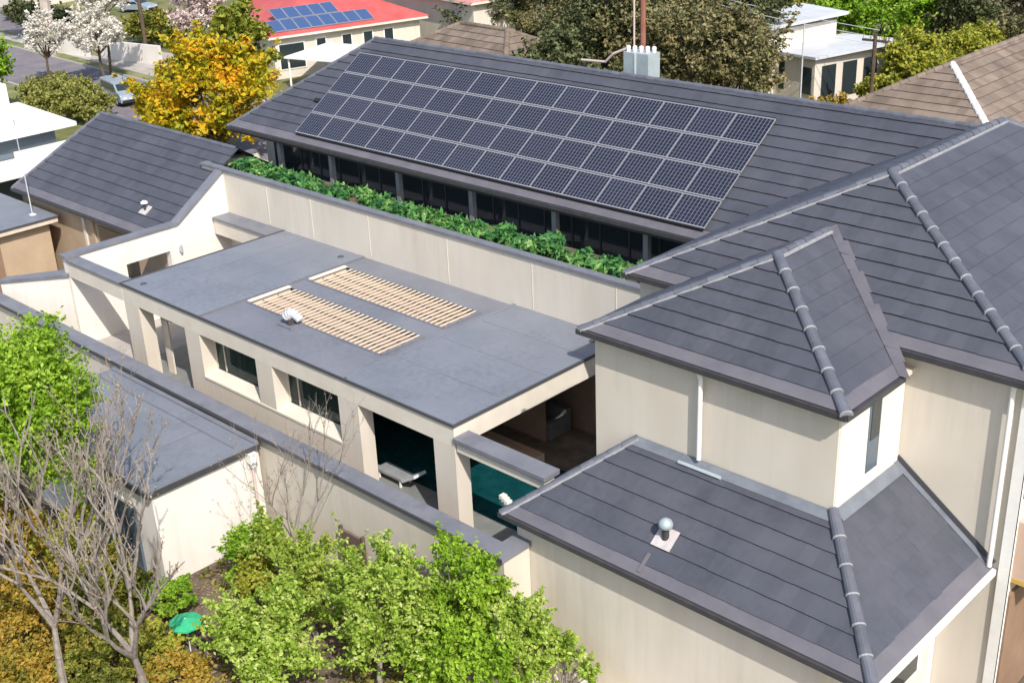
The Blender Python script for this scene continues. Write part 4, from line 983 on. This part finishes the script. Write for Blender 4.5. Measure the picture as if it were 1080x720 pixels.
hip_house('pink_roofed_house', 'house with a faded pink metal roof at the top edge behind the red roofed house', -93, -76.0, 76.8, 92, 3.3, .42, M['pinkroof'], 'render', R(-10), ridge='pinkroof')
hip_house('brown_roofed_house', 'low house with a weathered brown tiled roof behind the long roof', -69.0, -57.5, 59.5, 66, 2.9, .50, M['terracotta'], 'render', R(-4), tiles=.7, ridge='terracotta')
hip_house('brown_tiled_house', 'house with a brown tiled hip roof and thick white hip mortar at the right edge', -37.1, -23.3, 59.5, 84, 1.3, .52, M['terracotta'], 'render', 0, tiles=.62, ridge='terracotta', bright=True)
mh = thing('white_modern_house', 'modern pale house with two flat pale grey roofs, upper right', 'house', (-42.9, 73.5, GZ)); mh.rotation_euler = (0, 0, R(-14))
def mpart(nm, mb, par=None): o = mb.build(nm); o.parent = par or mh; return o
g = MB(); g.box(-4.2, -.35, .35, 7.0, 0, 3.95, 'render'); mpart('wall', g)
g = MB(); g.slab([(-4.6, 0, 4.15), (0, 0, 4.25), (.5, 8.3, 4.45), (-4.6, 7.4, 4.35)], .18, 'palegrey'); mpart('roof', g)['label'] = 'lower flat roof'
g = MB(); g.box(-7.6, -4.21, -.2, 6.2, 0, 5.5, 'render'); mpart('wall', g)
g = MB(); g.slab([(-8.2, -.7, 5.95), (-3.7, -.7, 5.85), (-3.7, 6.8, 6.05), (-8.2, 6.8, 6.15)], .2, 'palegrey'); mpart('roof', g)['label'] = 'upper flat roof'
for (x0, x1, y, z0, z1) in ((-3.7, -3.2, .29, 1.6, 3.5), (-1.4, -.6, .29, 1.6, 3.4), (-5.4, -4.7, -.26, 2.9, 4.9)):
    g = MB(); g.box(x0, x1, y, y+.055, z0, z1, 'dglass'); mpart('window', g)
for y0 in (1.0, 3.0, 5.0):
    g = MB(); g.box(-.349, -.29, y0, y0+1.3, 1.2, 3.5, 'dglass'); mpart('window', g)
# far cream house at the top left corner
hip_house('far_house', 'cream house with a brown roof at the top left corner across the street', -168, -146, 66, 82, 2.4, .4, M['terracotta'], 'render', R(8), windows=((69, 71, -.6, 1.4), (74, 76, -.6, 1.4)))
fc = thing('front_fence', 'low cream rendered fence across the street behind the blossom trees', 'fence')
g = MB(); g.prism([(-108.5, 57.2), (-100.5, 58.6), (-100.6, 58.9), (-108.6, 57.5)], GZ, GZ+1.7, 'render_w'); g.build('fence_panel', fc)
g = MB(); g.prism([(-120, 55.6), (-110.3, 56.9), (-110.4, 57.2), (-120.1, 55.9)], GZ, GZ+1.5, 'render_w'); g.build('fence_panel', fc)

# poles
def pole(name, label, loc, h, r, m, arm=None, cat='pole'):
    root = thing(name, label, cat, loc)
    g = MB(); p = Vector(loc); g.tube(p, p+Vector((0, 0, h)), r, r*.8, m, 8); g.build('shaft', root)
    if arm:
        g = MB(); g.box(p.x-arm, p.x+arm, p.y-.06, p.y+.06, p.z+h-.5, p.z+h-.35, 'bark_d'); g.build('crossarm', root)
        g = MB()
        for k in (-1, -.4, .4, 1): g.tube((p.x+arm*k*.9, p.y, p.z+h-.35), (p.x+arm*k*.9, p.y, p.z+h-.15), .05, .05, 'palegrey', 6)
        g.build('insulators', root)
    return root
pole('power_pole', 'dark timber power pole in front of the yellow green bush at the upper right', (-38.7, 73.5, GZ), 6.2, .16, 'bark_d', .9)
pole('power_pole', 'pale slim pole standing in front of the white modern house', (-43.6, 73.0, GZ), 6.6, .06, 'palegrey')
pole('flue_mast', 'rust red mast with a pale pipe rising behind the rooftop duct box', (-33.2, 42.5, GZ), 19, .14, 'rust')
pole('flue_mast', 'thin pale pipe mast directly left of the rust red mast', (-33.6, 42.4, GZ), 19, .05, 'palepole')
pole('street_pole', 'brown timber street pole rising behind the orange tree at the upper left', (-108.2, 61.8, GZ), 12, .2, 'bark_d')

# ---------------------------------------------------------------- far vegetation
G1 = 'autumn and blossom trees along the street'
tree('orange_tree', 'large tree in yellow and orange autumn leaf at the upper left', 'tree', (-68.5, 43.0, GZ), (-68.6, 43.2, 2.3), (4.5, 4.2, 4.4), L_ORANGE, 'bark_d', 30000, .24, 90, .24, .26, lowcut=-.95, sprig=12)
tree('green_tree', 'slim olive green tree top rising out of the orange tree', 'tree', (-72.5, 48.6, GZ), (-69.2, 46.6, 5.0), (1.8, 1.8, 3.8), leafmat('olive_green_leaves', [(.10, .14, .02), (.20, .25, .03), (.32, .34, .05), (.38, .36, .06)]), 'bark_d', 6000, .26, 24, .32, .16, sprig=3)
tree('blossom_tree', 'small white blossom tree leftmost beside the street', 'tree', (-101.0, 48.3, GZ), (-101.0, 48.3, 2.3), (1.8, 1.8, 2.5), L_BLOSSOM, 'bark_d', 7000, .18, 30, .28, .13, 'white blossom trees along the street', sprig=4)
tree('blossom_tree', 'white blossom tree with twin tops just behind the silver people carrier', 'tree', (-97.5, 51.5, GZ), (-98.6, 51.6, 2.4), (3.2, 2.0, 2.4), L_BLOSSOM, 'bark_d', 11000, .18, 44, .25, .15, 'white blossom trees along the street', sprig=8)
tree('blossom_tree', 'white blossom tree reaching the top edge of the photo above the cream fence', 'tree', (-99.5, 53.0, GZ), (-99.5, 53.6, 5.2), (2.6, 2.2, 2.0), L_BLOSSOM, 'bark_d', 7000, .18, 34, .25, .13, 'white blossom trees along the street', sprig=6)
tree('blossom_tree', 'pinkish white blossom tree at the top edge behind the orange tree', 'tree', (-93, 58.0, GZ), (-93, 58.2, 3.6), (2.6, 2.4, 3.2), L_PINK, 'bark_d', 9000, .19, 36, .26, .14, 'white blossom trees along the street', sprig=5)
tree('blossom_bush', 'low white flowering bush between the orange tree and the long roof', 'bush', (-66.5, 50.5, GZ), (-66.5, 50.3, .0), (3.0, 2.2, 1.3), L_BLOSSOM, 'bark_d', 6000, .22, 36, .28, .08)
tree('street_hedge', 'long yellow green hedge between the street and the white building', 'hedge', (-89.0, 43.6, GZ), (-89.3, 43.4, -.35), (5.6, 2.8, 1.5), L_HEDGE, 'bark_d', 34000, .17, 120, .19, .06)
tree('green_tree', 'bright green tree clipped by the left edge above the white building', 'tree', (-93.5, 39.3, GZ), (-93.8, 39.8, 2.2), (2.2, 2.2, 2.8), L_BRIGHT, 'bark_d', 7000, .25, 34, .3, .14)
tree('gum_tree', 'tall pale barked trunk behind the leftmost blossom tree', 'tree', (-114.5, 55.2, GZ), (-114.5, 55.2, 15), (5, 5, 3), L_DARK, 'bark_p', 5000, .35, 26, .3, .55)
tree('clipped_hedge', 'dark clipped hedge across the street at the top left corner', 'hedge', (-134, 63.5, GZ), (-134, 64, -.7), (7.5, 2.0, 1.2), L_DARK, 'bark_d', 15000, .25, 110, .16, .06)
tree('garden_bush', 'olive bush beside the cream fence across the street', 'bush', (-110, 64, GZ), (-110, 64.5, -.2), (5, 3, 1.5), L_OLIVE, 'bark_d', 9000, .28, 60, .22, .06)
tree('garden_bush', 'green bush at the corner of the red roofed house', 'bush', (-71.5, 68.5, GZ), (-71.5, 68.5, .6), (2.2, 2.2, 2.0), L_YELLOW, 'bark_d', 5000, .25, 28, .3, .08)
G2 = 'dark trees behind the long roof'
DT = [
 ('dark_tree', 'dark tree at the top edge right of the pink roof', (-80, 80, 2.6), (5.0, 4.6, 4.4), L_DARK),
 ('dark_tree', 'brownish rounded tree behind the brown roofed house', (-75, 83, 3.2), (5.4, 5.0, 4.8), L_BROWN),
 ('dark_tree', 'brown green tree between the brown roofed house and the rust red mast', (-60.5, 70, 3.6), (4.6, 4.2, 4.8), L_BROWN),
 ('dark_tree', 'dark tree directly left of the rust red mast', (-55.5, 67, 3.8), (4.0, 4.0, 5.0), L_DARK),
 ('dark_tree', 'brown green tree directly right of the rust red mast', (-50.0, 66, 4.2), (4.2, 4.0, 5.2), L_BROWN),
 ('dark_tree', 'brownish tree with thin foliage in the middle of the dark trees', (-46.0, 63, 3.6), (3.4, 3.4, 4.4), L_BROWN),
 ('dark_tree', 'brownish broad tree behind the ridge, beside the white modern house', (-41.6, 61.6, 3.8), (3.2, 3.2, 4.0), L_BROWN),
 ('dark_tree', 'dark tree at the top edge above the broad brownish tree', (-50, 74, 5.6), (4.6, 4.4, 4.6), L_DARK),
 ('dark_tree', 'olive tree clipped by the top edge left of the bright green tree', (-61, 101, 1.5), (6.5, 6.0, 5.2), L_YELLOW),
 ('dark_tree', 'dark low tree just behind the ridge between the brown roof and the duct box', (-48.5, 54, 3.6), (2.8, 2.8, 3.2), L_DARK),
 ('dark_tree', 'far dark tree behind the mast at the top edge', (-72, 88, 3.2), (6.5, 6.0, 6.5), L_DARK),
]
for nm, lb, c0, rad, lm in DT:
    tree(nm, lb, 'tree', (c0[0], c0[1], GZ), c0, rad, lm, 'bark_d', 17000, .19, 70, .22, .25, G2, sprig=8)
tree('bright_tree', 'bright green tree at the top edge above the white modern house', 'tree', (-49.5, 93, GZ), (-49.3, 93, 2.4), (5.2, 4.6, 5.0), L_BRIGHT, 'bark_d', 22000, .22, 80, .23, .28, sprig=8)
tree('yellow_bush', 'yellow green bush between the white modern house and the brown tiled roof', 'bush', (-39.0, 80.5, GZ), (-39.0, 80.5, 1.3), (2.6, 2.6, 2.7), L_YELLOW, 'bark_d', 12000, .19, 46, .25, .14, sprig=6)
tree('yellow_bush', 'low yellow green bush in front of the dark power pole', 'bush', (-38.6, 74.6, GZ), (-38.6, 74.8, .3), (1.9, 1.7, 1.6), L_YELLOW, 'bark_d', 7000, .17, 34, .25, .1, sprig=4)
tree('orange_shrub', 'low orange leaved shrub in front of the white modern house', 'bush', (-40.2, 71.8, GZ), (-40.2, 71.8, -.3), (2.0, 1.6, 1.2), L_RUST, 'bark_d', 6000, .17, 30, .26, .08)
tree('dark_tree', 'dark green tree at the top right behind the brown tiled roof', 'tree', (-43.5, 95, GZ), (-43.6, 95.5, 2.2), (3.6, 3.6, 4.2), L_DARK, 'bark_d', 12000, .2, 50, .25, .28, G2)
tree('grey_brown_tree', 'grey brown tree at the top edge in the upper right corner', 'tree', (-44, 104, GZ), (-44.2, 104, 2.6), (5.4, 4.8, 5.0), leafmat('grey_brown_leaves', [(.12, .10, .07), (.20, .17, .12), (.30, .26, .19), (.36, .30, .22)]), 'bark', 17000, .2, 70, .23, .28, sprig=6)
tree('garden_bush', 'mid green shrub behind the brown tiled roof at the upper right', 'bush', (-38.3, 87, GZ), (-38.3, 87.3, .9), (3.2, 3.0, 2.4), L_YELLOW, 'bark_d', 11000, .19, 46, .25, .1)
tree('garden_bush', 'olive brown shrub clipped by the right edge behind the brown tiled roof', 'bush', (-35.5, 90, GZ), (-35.5, 90.5, 1.3), (3.6, 3.2, 3.0), L_BROWN, 'bark_d', 12000, .19, 46, .25, .1)
tree('green_tree', 'tall dark tree clipped by the top right corner of the photo', 'tree', (-40, 110, GZ), (-40, 110, 4.0), (6, 5.5, 6.0), L_DARK, 'bark_d', 14000, .24, 60, .25, .3)
tree('green_tree', 'dark green tree behind the yellow green bush at the upper right', 'tree', (-46.5, 104, GZ), (-47.5, 104, 1.0), (5, 4.5, 4.0), L_DARK, 'bark_d', 14000, .24, 60, .25, .3)
wl = MB()   # far wooded backdrop, nobody could count it
cl = []
for k in range(150):
    x = -185+k*1.15+rng.normal()*3; cl.append((np.array((x, 128+.12*(x+60)+rng.normal()*7, rng.uniform(-1, 5))), rng.uniform(2.5, 4.5)))
far = leaves('distant_trees', clump_points(cl, 60000), .5, L_BROWN); tag(far, 'mass of far trees filling the top edge behind the houses', 'trees', kind='stuff')
# power lines
pl = thing('power_lines', 'thin overhead wires crossing in front of the trees at the upper right', 'wires')
for k, (dz, dy) in enumerate(((0, 0), (.35, .5), (-.4, -.3))):
    g = MB(); a = Vector((-64, 66+dy, 11.0+dz)); b = Vector((-38.7, 73.5+dy, 4.4+dz)); p = a
    for i in range(1, 17):
        t = i/16; q = a.lerp(b, t)-Vector((0, 0, 1.0*math.sin(math.pi*t))); g.tube(p, q, .022, .022, 'palegrey', 4, caps=False); p = q
    g.build('wire', pl)

# ---------------------------------------------------------------- light, sky, camera
world = bpy.data.worlds.new('World'); scene.world = world; world.use_nodes = True
wn = world.node_tree.nodes; wl_ = world.node_tree.links
sunv = Vector((.88, -.42, 1.0)).normalized()
sky = wn.new('ShaderNodeTexSky'); sky.sky_type = 'NISHITA'; sky.sun_disc = False
sky.sun_elevation = math.asin(sunv.z); sky.sun_rotation = math.atan2(sunv.x, sunv.y)
sky.air_density = 1.0; sky.dust_density = 2.0; sky.ozone_density = 1.0
wn['Background'].inputs['Strength'].default_value = .15
wl_.new(sky.outputs[0], wn['Background'].inputs['Color'])
sl = bpy.data.lights.new('sun', 'SUN'); sl.energy = 3.95; sl.angle = R(.55); sl.color = (1.0, .95, .88)
so = bpy.data.objects.new('sun', sl); COL.objects.link(so); so.rotation_euler = sunv.to_track_quat('Z', 'Y').to_euler()
so.location = (0, 0, 60)

cam = bpy.data.cameras.new('camera'); co = bpy.data.objects.new('camera', cam); COL.objects.link(co)
yaw, pit, rol = R(44.562), R(23.878), R(-2.468)
F = Vector((-math.sin(yaw)*math.cos(pit), math.cos(yaw)*math.cos(pit), -math.sin(pit)))
Rt = Vector((math.cos(yaw), math.sin(yaw), 0)); U = Rt.cross(F)
R2 = Rt*math.cos(rol)+U*math.sin(rol); U2 = -Rt*math.sin(rol)+U*math.cos(rol)
mw = Matrix((R2, U2, -F)).transposed().to_4x4(); mw.translation = (0, 0, 19.5)
co.matrix_world = mw
cam.lens = 1303.17*36/1080; cam.sensor_width = 36; cam.clip_end = 2000; cam.clip_start = .5
scene.camera = co
vs = scene.view_settings; vs.view_transform = 'Standard'; vs.look = 'None'; vs.gamma = 1; vs.use_curve_mapping = False; vs.exposure = .45
